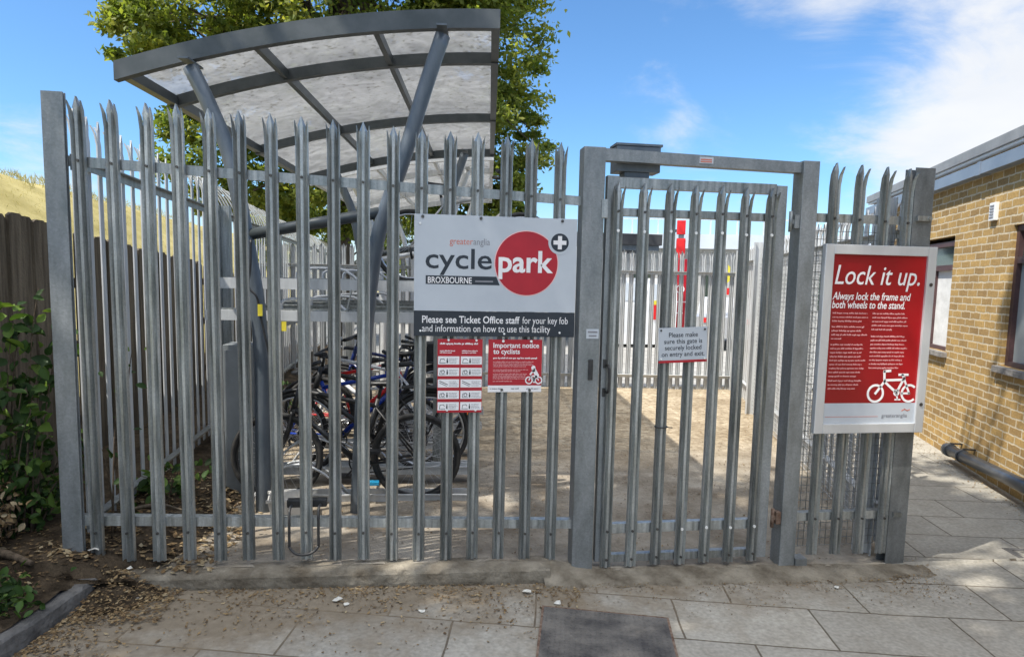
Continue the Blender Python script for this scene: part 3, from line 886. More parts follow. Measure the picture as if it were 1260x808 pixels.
mb = MB(); mb.box(.632, .70, -.005, -.0036, 2.490, 2.497, 0); mb.box(.632, .70, -.005, -.0036, 2.478, 2.485); mb.build('sticker_print', M['ink_orange'], st_)
mb = MB(); mb.box(-.018, .055, -.0235, -.0205, 1.455, 1.51); st_ = mb.build('sticker', M['sign_white'], gf)
mb = MB(); mb.box(-.01, .047, -.0248, -.0237, 1.488, 1.498); mb.box(-.004, .042, -.0248, -.0237, 1.467, 1.475); mb.build('sticker_print', M['ink_grey'], st_)
mb = MB(); mb.box(.000, .026, -.032, -.0205, 1.215, 1.335, .005); mb.build('lock_slot', M['black'], gf)
mb = MB(); mb.box(1.372, 1.45, -.03, .05, -.05, .085, .003); mb.build('foot_block', M['galv_post'], gf)
for zc in (2.16, .345):
    mb = MB(); mb.box(1.235, 1.2665, -.012, .03, zc - .04, zc + .04, .003); mb.tube([(1.215, .0, zc - .06), (1.215, .0, zc + .06)], .011, 10)
    mb.box(1.215, 1.24, -.006, .012, zc - .012, zc + .012)
    mb.build('hinge', M['galv_post'] if zc > 1 else M['rust'], gf)

# ---- gate leaf
gt = empty('gate', (2.76, 0, .08), 0, 'closed grey palisade gate with seven pales and a pull handle hanging under the overhead beam', 'gate')
ox, oz = 2.76, .08
mb = MB(); mb.box(0, .07, .02, .07, .02, 2.305, .004); mb.build('stile', M['galv_post'], gt)
mb = MB(); mb.box(3.80 - ox, 3.866 - ox, .02, .07, .005, 2.29, .004); mb.build('stile', M['galv_post'], gt)
for za, zb in ((2.318, 2.378), (2.160, 2.205), (.272, .332), (.092, .140)):
    mb = MB(); mb.box(.0702, 3.7998 - ox, .024, .062, za - oz, zb - oz, .002); mb.build('rail', M['galv'], gt)
GP = pale_mesh(2.275, mat=M['galv'], dp=.8)
for i in range(7):
    x = 2.822 + i * .1565 - ox
    p = link_mesh('pale', GP, None, gt, (x, .0, .075 - oz - .03 * 0 + rnd.uniform(-.004, .004)))
    p.rotation_euler = (0, rnd.uniform(-.002, .002), rnd.uniform(-.03, .03))
    for zr, bm_ in ((2.11, BOLT), (2.0, BOLTB), (.225, BOLTB if i > 2 else BOLT), (.05, BOLT)):
        link_mesh('bolt', bm_, None, p, (0, 0, zr))
mb = MB(); mb.tube(smooth_path([(.028, .018, 1.30 - oz), (.028, -.035, 1.295 - oz), (.03, -.045, 1.26 - oz), (.03, -.045, 1.18 - oz), (.028, -.035, 1.145 - oz), (.028, .018, 1.14 - oz)]), .0075, 8)
mb.box(.01, .046, .012, .0195, 1.28 - oz, 1.33 - oz); mb.box(.01, .046, .012, .0195, 1.11 - oz, 1.16 - oz)
mb.build('handle', M['dark_metal'], gt)
mb = MB(); mb.box(-.042, -.004, -.026, .018, 2.14 - oz, 2.245 - oz, .004); mb.build('hinge', M['galv'], gt)

# ---- short section right of the gate with corner post and mesh
sf = empty('palisade_fence', (4.42, 0, 0), 0, 'short grey palisade section of four spiked pales behind the red framed poster', 'fence')
ox = 4.42
for i, x in enumerate((4.168, 4.328, 4.490, 4.648)):
    p = link_mesh('pale', PALE24, None, sf, (x - ox, 0, .098 - .004 * i))
    p.rotation_euler = (0, rnd.uniform(-.003, .003), rnd.uniform(-.03, .03))
    for zr in (2.09, .235): link_mesh('bolt', BOLT, None, p, (0, 0, zr))
for z_ in (2.218, .362):
    rail_mb(.645).build('rail', M['galv'], sf, (4.041 - ox, 0, z_))
mb = MB(); h_post(mb, 4.682 - ox, 4.812 - ox, -.008, .085, -.05, 2.51); mb.build('post', M['galv_post'], sf)
mb = MB(); mb.box(4.70 - ox, 4.795 - ox, -.03, -.0085, 2.19, 2.22); mb.disc(4.78 - ox, 2.205, .012, -.04, -.0305, 8); mb.build('cleat', M['galv'], sf)
mb = MB(); mb.box(4.705 - ox, 4.76 - ox, -.02, -.0085, .33, .36)
mb.build('cleat', M['galv'], sf)
def wire_mesh(mb, L, z0, z1, sp_=.05, y=.085, r=.0016, spz=.05):
    k = int(L / sp_)
    for i in range(k + 1): mb.box(i * sp_ - r, i * sp_ + r, y - r, y + r, z0, z1)
    k = int((z1 - z0) / spz)
    for i in range(k + 1): mb.box(0, L, y + r + .0002, y + 3 * r, z0 + i * spz - r, z0 + i * spz + r)
mb = MB(); wire_mesh(mb, .63, .12, 2.16, .038, .085, .0016, .05); mb.shift((4.045 - ox, 0, 0)); mb.build('wire_mesh', M['galv'], sf)

# ---- generic bays
def bay(name, loc, rz, n, sp_, pale, rails, mat, label, post=True, group=None, posth=2.35, wire=None, zb=.1):
    e_ = empty(name, loc, rz, label, 'fence', group)
    L = n * sp_
    for i in range(n):
        p = link_mesh('pale', pale, None, e_, (sp_ * (i + .55), 0, zb + rnd.uniform(-.008, .008)))
        p.rotation_euler = (0, rnd.uniform(-.004, .004), 0)
    for z_ in rails: rail_mb(L - .004).build('rail', mat, e_, (0.002, 0, z_))
    if post:
        mb = MB(); h_post(mb, -.045, .045, .074, .17, -.1, posth); mb.build('post', mat, e_)
    if wire:
        mb = MB(); wire_mesh(mb, L, .12, 2.1, .05, *wire); mb.build('wire_mesh', mat, e_)
    return e_

# right side fence, from the corner post back to the far corner; three bays
ang = math.atan2(.9456, .3253)
dR = Vector((math.cos(ang), math.sin(ang), 0))
pR = Vector((4.76, .14, 0))
lab = ['nearest bay of the side fence running back from the corner post, backed with wire mesh',
       'middle bay of the side fence along the paved passage beside the brick building',
       'last bay of the side fence reaching the far corner of the yard']
PALE_S = pale_mesh(2.30, mat=M['galv_bright'], dp=.6)
for i in range(3):
    q = pR + dR * (i * 2.28)
    bay('palisade_fence', (q.x, q.y, 0), ang, 14, .163, PALE_S, (2.15, .36), M['galv_bright'], lab[i], group='bays of the right side fence', wire=(.085, .0016) if i < 2 else None, zb=.06)
# far fence
pa = Vector((6.86, 6.50, 0)); dF = Vector((-.9923, .124, 0)).normalized()
aF = math.atan2(-dF.y, -dF.x)
PALE_F = pale_mesh(2.26, mat=M['galv_bright'], wd=.074)
lab = ['sunlit far palisade bay seen through the gate, in the right corner of the yard', 'sunlit far palisade bay behind the notices and the big sign', 'far palisade bay hidden mostly by the parked bikes']
for i in range(3):
    q = pa + dF * (2.6 * i)
    bay('palisade_fence', (q.x, q.y, 0), aF + math.pi, 22, .118, PALE_F, (1.99, .31), M['galv_bright'], lab[i], group='bays of the far fence', zb=.06)
# left side fence
PALE_L = pale_mesh(2.42, mat=M['galv_bright'], wd=.05, dp=.4)
PALE_LB = pale_mesh(2.62, mat=M['galv_bright'], bend=.30, wd=.05, dp=.4)
dL = Vector((-.02, 1, 0)).normalized()
aL = math.atan2(dL.y, dL.x)
words = ['nearest', 'second', 'third', 'fourth', 'fifth', 'sixth', 'seventh', 'farthest']
for i in range(8):
    q = Vector((-.14, .16, 0)) + dL * ((i + 1) * 2.75)
    bay('palisade_fence', (q.x, q.y, .12 if i < 2 else .1), aL + math.pi, 17, .1617, PALE_L if i == 0 else PALE_LB, (2.26, .30), M['galv'],
        '%s bay of the left side palisade fence%s' % (words[i], ', with straight spiked tops' if i == 0 else ', tops bent outwards'),
        group='bays of the left side fence', zb=.10, posth=2.3)

# ------------------------------------------------------------------ timber fence
wf = empty('timber_fence', (-.95, 2.0, .1), 0, 'weathered brown timber fence of upright boards at the foot of the grass bank', 'fence')
mbr = MB()
for i in range(74):
    y = -1.2 + i * .148
    side = (i % 2) * .024
    top = 2.06 - .058 * max(y - 1, 0) + rnd.uniform(-.02, .02)
    mb = MB()
    mb.add([(-.011, -.079, 0), (.011, -.079, 0), (.011, .079, 0), (-.011, .079, 0), (-.011, -.079, top - .02), (.011, -.079, top - .02), (.011, -.045, top), (-.011, -.045, top),
            (-.011, .079, top - .025), (.011, .079, top - .025), (.011, .045, top), (-.011, .045, top)],
           [(0, 3, 8, 11, 7, 4), (1, 5, 6, 10, 9, 2), (0, 4, 5, 1), (4, 7, 6, 5), (7, 11, 10, 6), (11, 8, 9, 10), (8, 3, 2, 9), (0, 1, 2, 3)])
    b_ = mb.build('board', M['wood'], wf, (-side + rnd.uniform(-.004, .004), y - 2.0, 0))
    b_.rotation_euler = (rnd.uniform(-.012, .012), 0, rnd.uniform(-.05, .05))
for z_ in (.45, 1.05, 1.55):
    mb = MB(); mb.box(-.068, -.038, -3.3, 7.8, z_, z_ + .08); mb.build('rail', M['wood'], wf)

# ------------------------------------------------------------------ signs
cs = empty('cycle_park_sign', (2.125, -.026, 1.46), 0, 'large white and navy cycle park sign with a red disc on the front fence', 'sign')
W_, H_ = .908, .665
x0, zt_ = -W_ / 2, .667
def FX(f): return x0 + f * W_
def FZ(f): return zt_ - f * H_
mb = MB(); mb.box(x0, x0 + W_, 0, .004, FZ(.788), zt_, .0008); mb.build('panel', M['sign_white'], cs)
mb = MB(); mb.box(x0, x0 + W_, 0.0, .004, FZ(1), FZ(.790), .0008); mb.build('lower_panel', M['sign_dark'], cs)
mb = MB(); mb.disc(FX(.686), FZ(.381), .182, -.0008, -.0001, 64); e1 = mb.build('disc_edge', M['sign_pink'], cs)
mb = MB(); mb.disc(FX(.686), FZ(.381), .177, -.0016, -.0009, 64); mb.build('red_disc', M['sign_red'], cs)
mb = MB(); mb.disc(FX(.892), FZ(.20), .066, -.0024, -.0017, 48); mb.build('badge_edge', M['sign_white'], cs)
mb = MB(); mb.disc(FX(.892), FZ(.20), .051, -.0032, -.0025, 48); mb.build('badge', M['sign_dark'], cs)
mb = MB(); c_, d_ = FX(.892), FZ(.20); mb.box(c_ - .0115, c_ + .0115, -.0040, -.0033, d_ - .037, d_ + .037); mb.box(c_ - .037, c_ - .0117, -.0040, -.0033, d_ - .0115, d_ + .0115); mb.box(c_ + .0117, c_ + .037, -.0040, -.0033, d_ - .0115, d_ + .0115)
mb.build('plus_mark', M['ink_white'], cs)
lettering(cs, 'greater', .052, M['ink_orange'], FX(.212), FZ(.238), -.0006, width=.128)
lettering(cs, 'anglia', .052, M['ink_grey'], FX(.356), FZ(.238), -.0006, width=.092)
lettering(cs, 'cycle', .158, M['sign_dark'], FX(.068), FZ(.436), -.0006, bold=.010, width=.366)
lettering(cs, 'park', .168, M['ink_white'], FX(.512), FZ(.452), -.0022, bold=.022, width=.310)
mb = MB(); mb.prism([(FX(.070), FZ(.497)), (FX(.070), FZ(.568)), (FX(.522), FZ(.568)), (FX(.50), FZ(.497))], -.0008, -.0001); mb.build('name_bar', M['sign_dark'], cs)
lettering(cs, 'BROXBOURNE', .048, M['ink_white'], FX(.083), FZ(.558), -.0014, bold=.012, width=.242)
mb = MB(); mb.box(FX(.37), FX(.48), -.0015, -.0009, FZ(.545), FZ(.532)); mb.build('small_print', M['ink_grey'], cs)
lettering(cs, 'Please see Ticket Office staff', .056, M['ink_white'], FX(.05), FZ(.888), -.0006, bold=.014, width=.545)
lettering(cs, 'for your key fob', .056, M['ink_white'], FX(.668), FZ(.888), -.0006, width=.262)
lettering(cs, 'and information on how to use this facility', .056, M['ink_white'], FX(.05), FZ(.962), -.0006, width=.722)
for fx_, fz_, mt in ((.05, .02, 'bolt'), (.4, .02, 'bolt'), (.905, .02, 'bolt'), (.04, .955, 'bolt_bright'), (.555, .975, 'bolt_bright'), (.905, .962, 'bolt_bright'), (.035, .075, 'bolt_bright')):
    mb = MB(); mb.disc(FX(fx_), FZ(fz_), .0085 if mt == 'bolt' else .006, -.006, -.0003, 12); mb.build('bolt', M[mt], cs)

# instruction sign
rs_ = empty('instruction_sign', (1.929, -.022, 1.030), 0, 'tall red instruction sign with ten white picture panels below the cycle park sign', 'sign')
W_, H_ = .252, .416
x0, zt_ = -W_ / 2, H_
mb = MB(); mb.box(x0, x0 + W_, 0, .003, 0, H_, .0006); mb.build('panel', M['sign_red'], rs_)
mbt = MB(); greek(mbt, FX(.05), FX(.92), FZ(.072), .0135, -.0001, rnd, .97); 
for k_, z_ in enumerate((.165, .19)):
    greek(mbt, FX(.05), FX(.42), FZ(z_), .0085, -.0001, rnd, .9 - .2 * k_); greek(mbt, FX(.54), FX(.9), FZ(z_), .0085, -.0001, rnd, .95 - .1 * k_)
mbt.build('small_print', M['ink_white'], rs_)
for r_ in range(5):
    for c_ in range(2):
        xa, xb = FX(.012 + .505 * c_), FX(.485 + .505 * c_)
        za = FZ(.232 + .156 * r_)
        mb = MB(); mb.box(xa, xb, -.0008, -.0001, za - .046, za); pn = mb.build('picture_panel', M['ink_white'], rs_)
        mb = MB()
        bx = xa + .010
        if r_ % 5 == 2:
            mb.stroke([(bx, za - .010), (bx + .045, za - .030)], .004, -.0013, -.0009); mb.stroke([(bx, za - .020), (bx + .040, za - .038)], .003, -.0013, -.0009)
        else:
            mb.stroke([(bx, za - .038), (bx + .004, za - .016), (bx + .022, za - .014), (bx + .028, za - .022)], .0028, -.0013, -.0009)
            mb.stroke([(bx, za - .038), (bx + .032, za - .038)], .0028, -.0013, -.0009)
            if r_ in (1, 3): mb.disc(bx + .018, za - .024, .010, -.0013, -.0009, 14, .007)
            px_ = bx + .042
            mb.disc(px_, za - .014, .0035, -.0013, -.0009, 10); mb.box(px_ - .004, px_ + .004, -.0013, -.0009, za - .038, za - .019)
        mb.build('pictogram', M['sign_dark'], pn)
        mb = MB()
        for k_ in range(4): greek(mb, xa + .062, xb - .004, za - .014 - k_ * .008, .0045, -.0009, rnd, rnd.uniform(.7, 1))
        mb.build('small_print', M['ink_grey'], pn)
for fx_, fz_ in ((.24, .012), (.86, .015), (.22, .965), (.86, .965)):
    mb = MB(); mb.disc(FX(fx_), FZ(fz_), .0065, -.005, -.0003, 10); mb.build('bolt', M['bolt_bright'], rs_)

def strokes_bike(mb, ox_, oz_, s, y0, y1):
    """side-on cycle emblem; s = wheel radius"""
    def P(*p): return [(ox_ + a * s, oz_ + b_ * s) for a, b_ in p]
    mb.disc(ox_, oz_, s, y0, y1, 36, s * .76); mb.disc(ox_ + 2.7 * s, oz_, s, y0, y1, 36, s * .76)
    w_ = s * .24
    return P, w_

# important notice
ns = empty('notice_sign', (2.242, -.022, 1.146), 0, 'red notice to cyclists sign with a white cyclist emblem, right of the instruction sign', 'sign')
W_, H_ = .308, .300
x0, zt_ = -W_ / 2, H_
mb = MB(); mb.box(x0, x0 + W_, 0, .003, FZ(.872), H_, .0006); mb.build('panel', M['sign_red'], ns)
mb = MB(); mb.box(x0, x0 + W_, .0, .003, 0, FZ(.874), .0006); mb.build('lower_strip', M['ink_white'], ns)
lettering(ns, 'Important notice', .040, M['ink_white'], FX(.09), FZ(.155), -.0006, bold=.02, width=.262)
lettering(ns, 'to cyclists', .040, M['ink_white'], FX(.09), FZ(.270), -.0006, bold=.02, width=.152)
mb = MB(); greek(mb, FX(.09), FX(.90), FZ(.365), .012, -.0001, rnd); mb.build('small_print', M['ink_white'], ns)
mb = MB()
for z_, e_ in ((.43, .84), (.46, .80), (.49, .84), (.52, .70), (.58, .74), (.61, .6), (.66, .72), (.69, .70), (.72, .70), (.75, .68), (.80, .45)):
    greek(mb, FX(.09), FX(e_), FZ(z_), .0075, -.0001, rnd)
mb.build('small_print', M['ink_light'], ns)
mb = MB(); P, w_ = strokes_bike(mb, FX(.755), FZ(.775), .0255, -.0008, -.0001)
mb = MB(); y0_, y1_ = -.0008, -.0001
for cxx in (.765, .945): mb.disc(FX(cxx), FZ(.775), .0225, y0_, y1_, 28, .0155)
Q = lambda a, b_: (FX(a), FZ(b_))
mb.stroke([Q(.765, .775), Q(.80, .69), Q(.90, .69)], .006, y0_, y1_); mb.stroke([Q(.80, .69), Q(.86, .79), Q(.90, .69), Q(.945, .775)], .006, y0_, y1_)
mb.stroke([Q(.79, .66), Q(.835, .60), Q(.87, .59)], .010, y0_, y1_); mb.stroke([Q(.86, .58), Q(.915, .68)], .022, y0_, y1_)
mb.stroke([Q(.90, .70), Q(.855, .735), Q(.865, .81)], .011, y0_, y1_); mb.disc(FX(.845), FZ(.535), .0125, y0_, y1_, 18)
mb.build('cyclist_emblem', M['ink_white'], ns)
mb = MB(); greek(mb, FX(.04), FX(.24), FZ(.945), .009, -.0001, rnd); greek(mb, FX(.43), FX(.57), FZ(.945), .011, -.0001, rnd); greek(mb, FX(.72), FX(.96), FZ(.945), .009, -.0001, rnd); mb.build('small_print', M['ink_grey'], ns)
for fx_, fz_ in ((.27, .03), (.79, .03), (.26, .955), (.78, .965)):
    mb = MB(); mb.disc(FX(fx_), FZ(fz_), .0075, -.006, -.0003, 10); mb.build('bolt', M['bolt_bright' if fz_ < .5 else 'bolt'], ns)

# gate notice, hung a little crooked
gn = empty('gate_notice', (3.243, -.022, 1.318), 0, 'small white gate notice with a red bottom edge fixed across two gate pales', 'sign')
gn.rotation_euler = (0, R(-2.4), 0)
W_, H_ = .300, .208
x0, zt_ = -W_ / 2, H_
mb = MB(); mb.box(x0, x0 + W_, 0, .003, FZ(.925), H_, .0006); mb.build('panel', M['sign_white'], gn)
mb = MB(); mb.box(x0, x0 + W_, 0, .003, 0, FZ(.927), .0006); mb.build('red_edge', M['sign_red'], gn)
for i, (s_, wd) in enumerate((('Please make', .178), ('sure this gate is', .235), ('securely locked', .225), ('on entry and exit.', .265))):
    lettering(gn, s_, .039, M['sign_dark'], .002, FZ(.27 + .182 * i), -.0006, bold=.006, width=wd, align='CENTER')
for fx_, fz_ in ((.05, .07), (.95, .07), (.05, .88), (.95, .90)):
    mb = MB(); mb.disc(FX(fx_), FZ(fz_), .006, -.005, -.0003, 10); mb.build('bolt', M['bolt' if fz_ < .5 else 'bolt_bright'], gn)

# poster in its frame
ps = empty('poster_frame', (4.452, -.05, .888), 0, 'silver framed red cycle locking poster fixed to the short fence section', 'poster')
W_, H_ = .738, 1.145
x0, zt_ = -W_ / 2, H_
fwid = .058
mb = MB()
mb.box(x0, x0 + fwid, -.016, .02, 0, H_, .004); mb.box(x0 + W_ - fwid, x0 + W_, -.016, .02, 0, H_, .004)
mb.box(x0 + fwid + .0005, x0 + W_ - fwid - .0005, -.015, .02, H_ - fwid, H_ - .0005, .004); mb.box(x0 + fwid + .0005, x0 + W_ - fwid - .0005, -.015, .02, 0.0005, fwid, .004)
mb.build('frame', M['alu'], ps)
xi0, xi1, zi0, zi1 = x0 + fwid, x0 + W_ - fwid, fwid, H_ - fwid
zb_ = zi0 + .128
mb = MB(); mb.box(xi0, xi1, -.002, .004, zb_, zi1); pp = mb.build('poster', M['poster_red'], ps)
mb = MB(); mb.box(xi0, xi1, -.002, .004, zi0, zb_ - .0005); mb.build('poster_foot', M['sign_white'], ps)
wi, hi = xi1 - xi0, zi1 - zi0
PX = lambda f_: xi0 + f_ * wi
PZ = lambda f_: zi1 - f_ * hi
lettering(ps, 'Lock it up.', .165, M['ink_white'], PX(.035), PZ(.172), -.0026, shear=.22, bold=.002, width=.565)
lettering(ps, 'Always lock the frame and', .064, M['ink_white'], PX(.022), PZ(.262), -.0026, shear=.2, bold=.012, width=.520)
lettering(ps, 'both wheels to the stand.', .064, M['ink_white'], PX(.022), PZ(.312), -.0026, shear=.2, bold=.012, width=.485)
mb = MB()
for z0_, cnt, last_ in ((.345, 3, .8), (.425, 4, .3), (.530, 9, .75), (.745, 3, .75)):
    for k_ in range(cnt): greek(mb, PX(.035), PX(.42), PZ(z0_ + k_ * .0235), .0125, -.0021, rnd, last_ if k_ == cnt - 1 else rnd.uniform(.82, 1))
for z0_, cnt, last_ in ((.345, 5, .55), (.480, 9, .8)):
    for k_ in range(cnt): greek(mb, PX(.46), PX(.86), PZ(z0_ + k_ * .0235), .0125, -.0021, rnd, last_ if k_ == cnt - 1 else rnd.uniform(.82, 1))
mb.build('small_print', M['ink_light'], ps)
y0_, y1_ = -.0030, -.0021
mb = MB(); Q = lambda a, b_: (PX(a), PZ(.818 + (b_ - .885) * .72))
rw = .058
fzc = .885
mb.disc(PX(.555), PZ(.818), rw, y0_, y1_, 40, rw * .76)
# rear wheel runs off the printed edge
n_ = 40
for i in range(n_):
    a, b_ = 2 * math.pi * i / n_, 2 * math.pi * (i + 1) / n_
    pts_ = [(PX(.925) + q_ * math.cos(t_), PZ(.818) + q_ * math.sin(t_)) for q_, t_ in ((rw * .76, a), (rw, a), (rw, b_), (rw * .76, b_))]
    if max(p_[0] for p_ in pts_) < xi1 - .001: mb.prism(pts_, y0_, y1_)
mb.stroke([Q(.555, fzc), Q(.645, .785), Q(.635, .70), Q(.70, .695)], .015, y0_, y1_)
mb.stroke([Q(.65, .775), Q(.84, .770)], .015, y0_, y1_); mb.stroke([Q(.65, .79), Q(.785, .880), Q(.86, .755), Q(.835, .73)], .015, y0_, y1_)
mb.stroke([Q(.80, .728), Q(.895, .728)], .014, y0_, y1_); mb.stroke([Q(.855, .76), Q(.925, fzc), Q(.845, .885)], .013, y0_, y1_)
mb.disc(PX(.785), PZ(.814), .021, y0_, y1_, 24, .012); mb.stroke([Q(.785, .88), Q(.80, .935)], .010, y0_, y1_); mb.stroke([Q(.775, .938), Q(.83, .938)], .009, y0_, y1_)
mb.build('cycle_emblem', M['ink_white'], ps)
lettering(ps, 'greateranglia', .034, M['ink_grey'], PX(.64), zi0 + .038, -.0026, width=.175)
mb = MB(); mb.box(PX(.03), PX(.60), -.0028, -.0021, zi0 + .042, zi0 + .0445); mb.build('rule_line', M['ink_orange'], ps)
mb = MB(); mb.stroke([(PX(.86), zi0 + .078), (PX(.89), zi0 + .088), (PX(.92), zi0 + .078), (PX(.945), zi0 + .085)], .006, -.0028, -.0021); mb.build('bird_emblem', M['ink_orange'], ps)
for z_ in (H_ * .80, H_ * .155):
    mb = MB(); mb.disc(x0 + W_ - .028, z_, .011, -.020, -.0162, 12); mb.build('lock', M['bolt'], ps)

# zip tie on the gate, D lock on the bottom rail
mb = MB(); mb.tube([(3.135 + .038 * math.cos(a), .004 + .024 * math.sin(a), .93 + .004 * math.sin(a)) for a in np.linspace(0, 2 * math.pi, 20, endpoint=False)], .004, 6, closed=True)
mb.tube([(3.165, -.016, .93), (3.195, -.03, .928)], .003, 6)
o = mb.build('cable_tie', M['black']); tag(o, 'black cable tie round a gate pale below the white gate notice', 'cable tie')
dl = empty('bike_lock', (1.075, -.0, .43), 0, 'grey D shaped bike lock hanging from the bottom rail of the front fence', 'bike lock')
mb = MB(); arc = [(-.078, 0, .0)] + [(.078 * -math.cos(a), -.035 - .02 * math.sin(a), -.13 - .055 * math.sin(a)) for a in np.linspace(0, math.pi, 12)] + [(.078, 0, .0)]
mb.tube(smooth_path([(-.078, .045, .065), (-.078, -.03, .05)] + arc[1:-1] + [(.078, -.03, .05), (.078, .045, .065)], 3), .0075, 8); mb.build('shackle', M['dark_metal'], dl)
mb = MB(); mb.box(-.11, .11, .075, .125, .04, .085, .008); mb.build('lock_bar', M['black'], dl)
# cable on the shelter column
mb = MB(); mb.tube(smooth_path([(.565, 1.10, 2.02), (.562, 1.09, 1.85), (.545, 1.10, 1.70), (.60, 1.09, 1.63), (.62, 1.10, 1.5), (.67, 1.1, 1.25), (.70, 1.11, 1.05)]), .008, 6)
ca_ = mb.build('hanging_cable', M['black']); tag(ca_, 'black cable with a yellow tag hanging beside the left shelter column', 'cable')
mb = MB(); mb.box(.607, .637, 1.075, 1.092, 1.50, 1.58); mb.build('cable_tag', M['yellow'], ca_)

# ------------------------------------------------------------------ shelter
def arc_z(x): return 3.600 - .0605 * (x - 2.3) ** 2
def shelter(D0, Ds, De, colD, label, frame, tube, tubew, drop=0.0):
    e_ = empty('bike_shelter', (.112 * D0, 1.258 + D0, 0), R(-6.43), label, 'shelter')
    XL, XR = -.335, 2.262
    def arc_beam(y0, y1, h, top):
        mb = MB(); nn = 24
        vs_, fs = [], []
        for i in range(nn + 1):
            x = XL + (XR - XL) * i / nn
            sl = -2 * .0605 * (x - 2.3)
            c_ = 1 / math.sqrt(1 + sl * sl)
            for (yy, dz) in ((y0, 0), (y1, 0), (y1, -h), (y0, -h)):
                vs_.append((x + sl * c_ * -dz * -1 * 0, yy, arc_z(x) + top + dz))
        for i in range(nn):
            for j in range(4): fs.append((i * 4 + j, i * 4 + (j + 1) % 4, i * 4 + 4 + (j + 1) % 4, i * 4 + 4 + j))
        fs += [(0, 1, 2, 3), tuple(nn * 4 + j for j in (3, 2, 1, 0))]
        mb.add(vs_, fs)
        return mb
    arc_beam(-.03, .03, .125, .012).build('front_beam', frame, e_)
    for d in Ds: arc_beam(d - .03, d + .03, .085, -.010).build('rafter', frame, e_)
    arc_beam(De - .03, De + .03, .12, .012).build('rear_beam', frame, e_)
    brk = [0.032] + list(Ds) + [De]
    for px_, wd in ((XL + .03, .035), (.575, .02), (1.40, .02), (XR - .03, .03)):
        for a, b_ in zip(brk[:-1], brk[1:]):
            mb = MB(); mb.box(px_ - wd, px_ + wd, a + (.031 if a > .04 else 0), b_ - .031, arc_z(px_) - .085, arc_z(px_) - .012); mb.build('purlin', frame, e_)
    for a, b_ in zip(brk[:-1], brk[1:]):
        mb = MB(); nn = 24; vs_, fs = [], []
        for i in range(nn + 1):
            x = XL + .004 + (XR - XL - .008) * i / nn
            for yy in (a + .003, b_ - .003):
                for dz in (0, .006): vs_.append((x, yy, arc_z(x) - .008 + dz))
        for i in range(nn):
            q_ = i * 4
            fs += [(q_, q_ + 2, q_ + 6, q_ + 4), (q_ + 1, q_ + 5, q_ + 7, q_ + 3), (q_, q_ + 4, q_ + 5, q_ + 1), (q_ + 2, q_ + 3, q_ + 7, q_ + 6)]
        mb.add(vs_, fs, True); mb.build('roof_panel', M['roof_sheet'], e_)
    for d in colD:
        for pts_ in ([(.60, -.05), (.606, .6), (.608, 1.14), (.585, 1.55), (.547, 1.83), (.423, 2.55), (.295, 2.90), (.166, arc_z(.166) - .152)],
                     [(1.274, -.05), (1.315, .8), (1.346, 1.44), (1.42, 2.02), (1.52, 2.36), (1.616, 2.64), (1.75, 3.08), (1.87, arc_z(1.87) - .150)]):
            mb = MB(); mb.tube(smooth_path([(x, d, z) for x, z in pts_], 5), tubew, 14)
            xt, zt2 = pts_[-1]
            mb.obox((xt, d, zt2 + .030), (0, 0, 1), .07, .24, .012)
            mb.build('column', tube, e_)
        mb = MB(); mb.tube([(.50, d + .002, 2.055), (1.45, d + .002, 2.235)], .040, 12); mb.build('cross_tube', frame, e_)
    return e_
shelter(0, (.8, 2.75), 4.72, (0.0, 4.25), 'nearer curved cycle shelter with cloudy roof sheets on splayed grey columns', M['frame_grey'], M['tube_grey'], .053)
shelter(4.95, (1.3, 3.3), 5.2, (.6, 4.6), 'farther curved cycle shelter behind the first one, frame coloured pale as if sunlit', M['galv_bright'], M['galv_bright'], .05)  # frame colour lightened to stand in for sun falling on it

# ------------------------------------------------------------------ two tier rack
rk = empty('bike_rack', (1.1, 1.5, .06), R(-4), 'two tier steel cycle rack with stacked trays under the shelter', 'bike rack')
TRY = MB()
def tray(mb, x0_, x1_, z):
    mb.box(x0_, x1_, -.06, .06, z, z + .006); mb.box(x0_, x1_, -.064, -.0605, z, z + .07); mb.box(x0_, x1_, .0605, .064, z, z + .07)
    mb.box(x0_, x1_, -.078, -.0645, z + .062, z + .07); mb.box(x0_, x1_, .0645, .078, z + .062, z + .07)
mu_ = MB(); tray(mu_, -.92, .88, 0); MU = mu_.mesh('upper_tray', M['galv'])
mh = MB(); mh.tube(smooth_path([(-.42, -.05, .05), (-.38, -.05, .14), (-.1, -.05, .15), (0, -.05, .12), (.14, -.05, .0)], 5), .012, 8); mh.tube([(.3, -.03, .05), (.62, -.03, .02)], .012, 8)
MH = mh.mesh('wheel_loop', M['galv_bright'])
ml = MB(); tray(ml, -.62, 1.0, 0); ML = ml.mesh('lower_tray', M['galv_bright'])
mh2 = MB()
for yy in (-.05, .05): mh2.tube(smooth_path([(-.3, yy, .03), (-.15, yy, .22), (.05, yy, .30), (.25, yy, .22), (.42, yy, .03)], 5), .009, 7)
mh2.tube([(.05, -.05, .30), (.05, .05, .30)], .009, 7)
MH2 = mh2.mesh('wheel_loop', M['galv_bright'])
for i in range(8):
    y = .02 + i * .42
    u = link_mesh('upper_tray', MU, None, rk, (.0 + .02 * i, y, 1.40 + (.235 if i % 2 else 0.0)))
    link_mesh('wheel_loop', MH, None, u, (0, 0, 0))
    l_ = link_mesh('lower_tray', ML, None, rk, (.02 + .03 * i, y - .10, .0 + (.10 if i % 2 else 0)))
    link_mesh('wheel_loop', MH2, None, l_, (-.35, 0, 0))
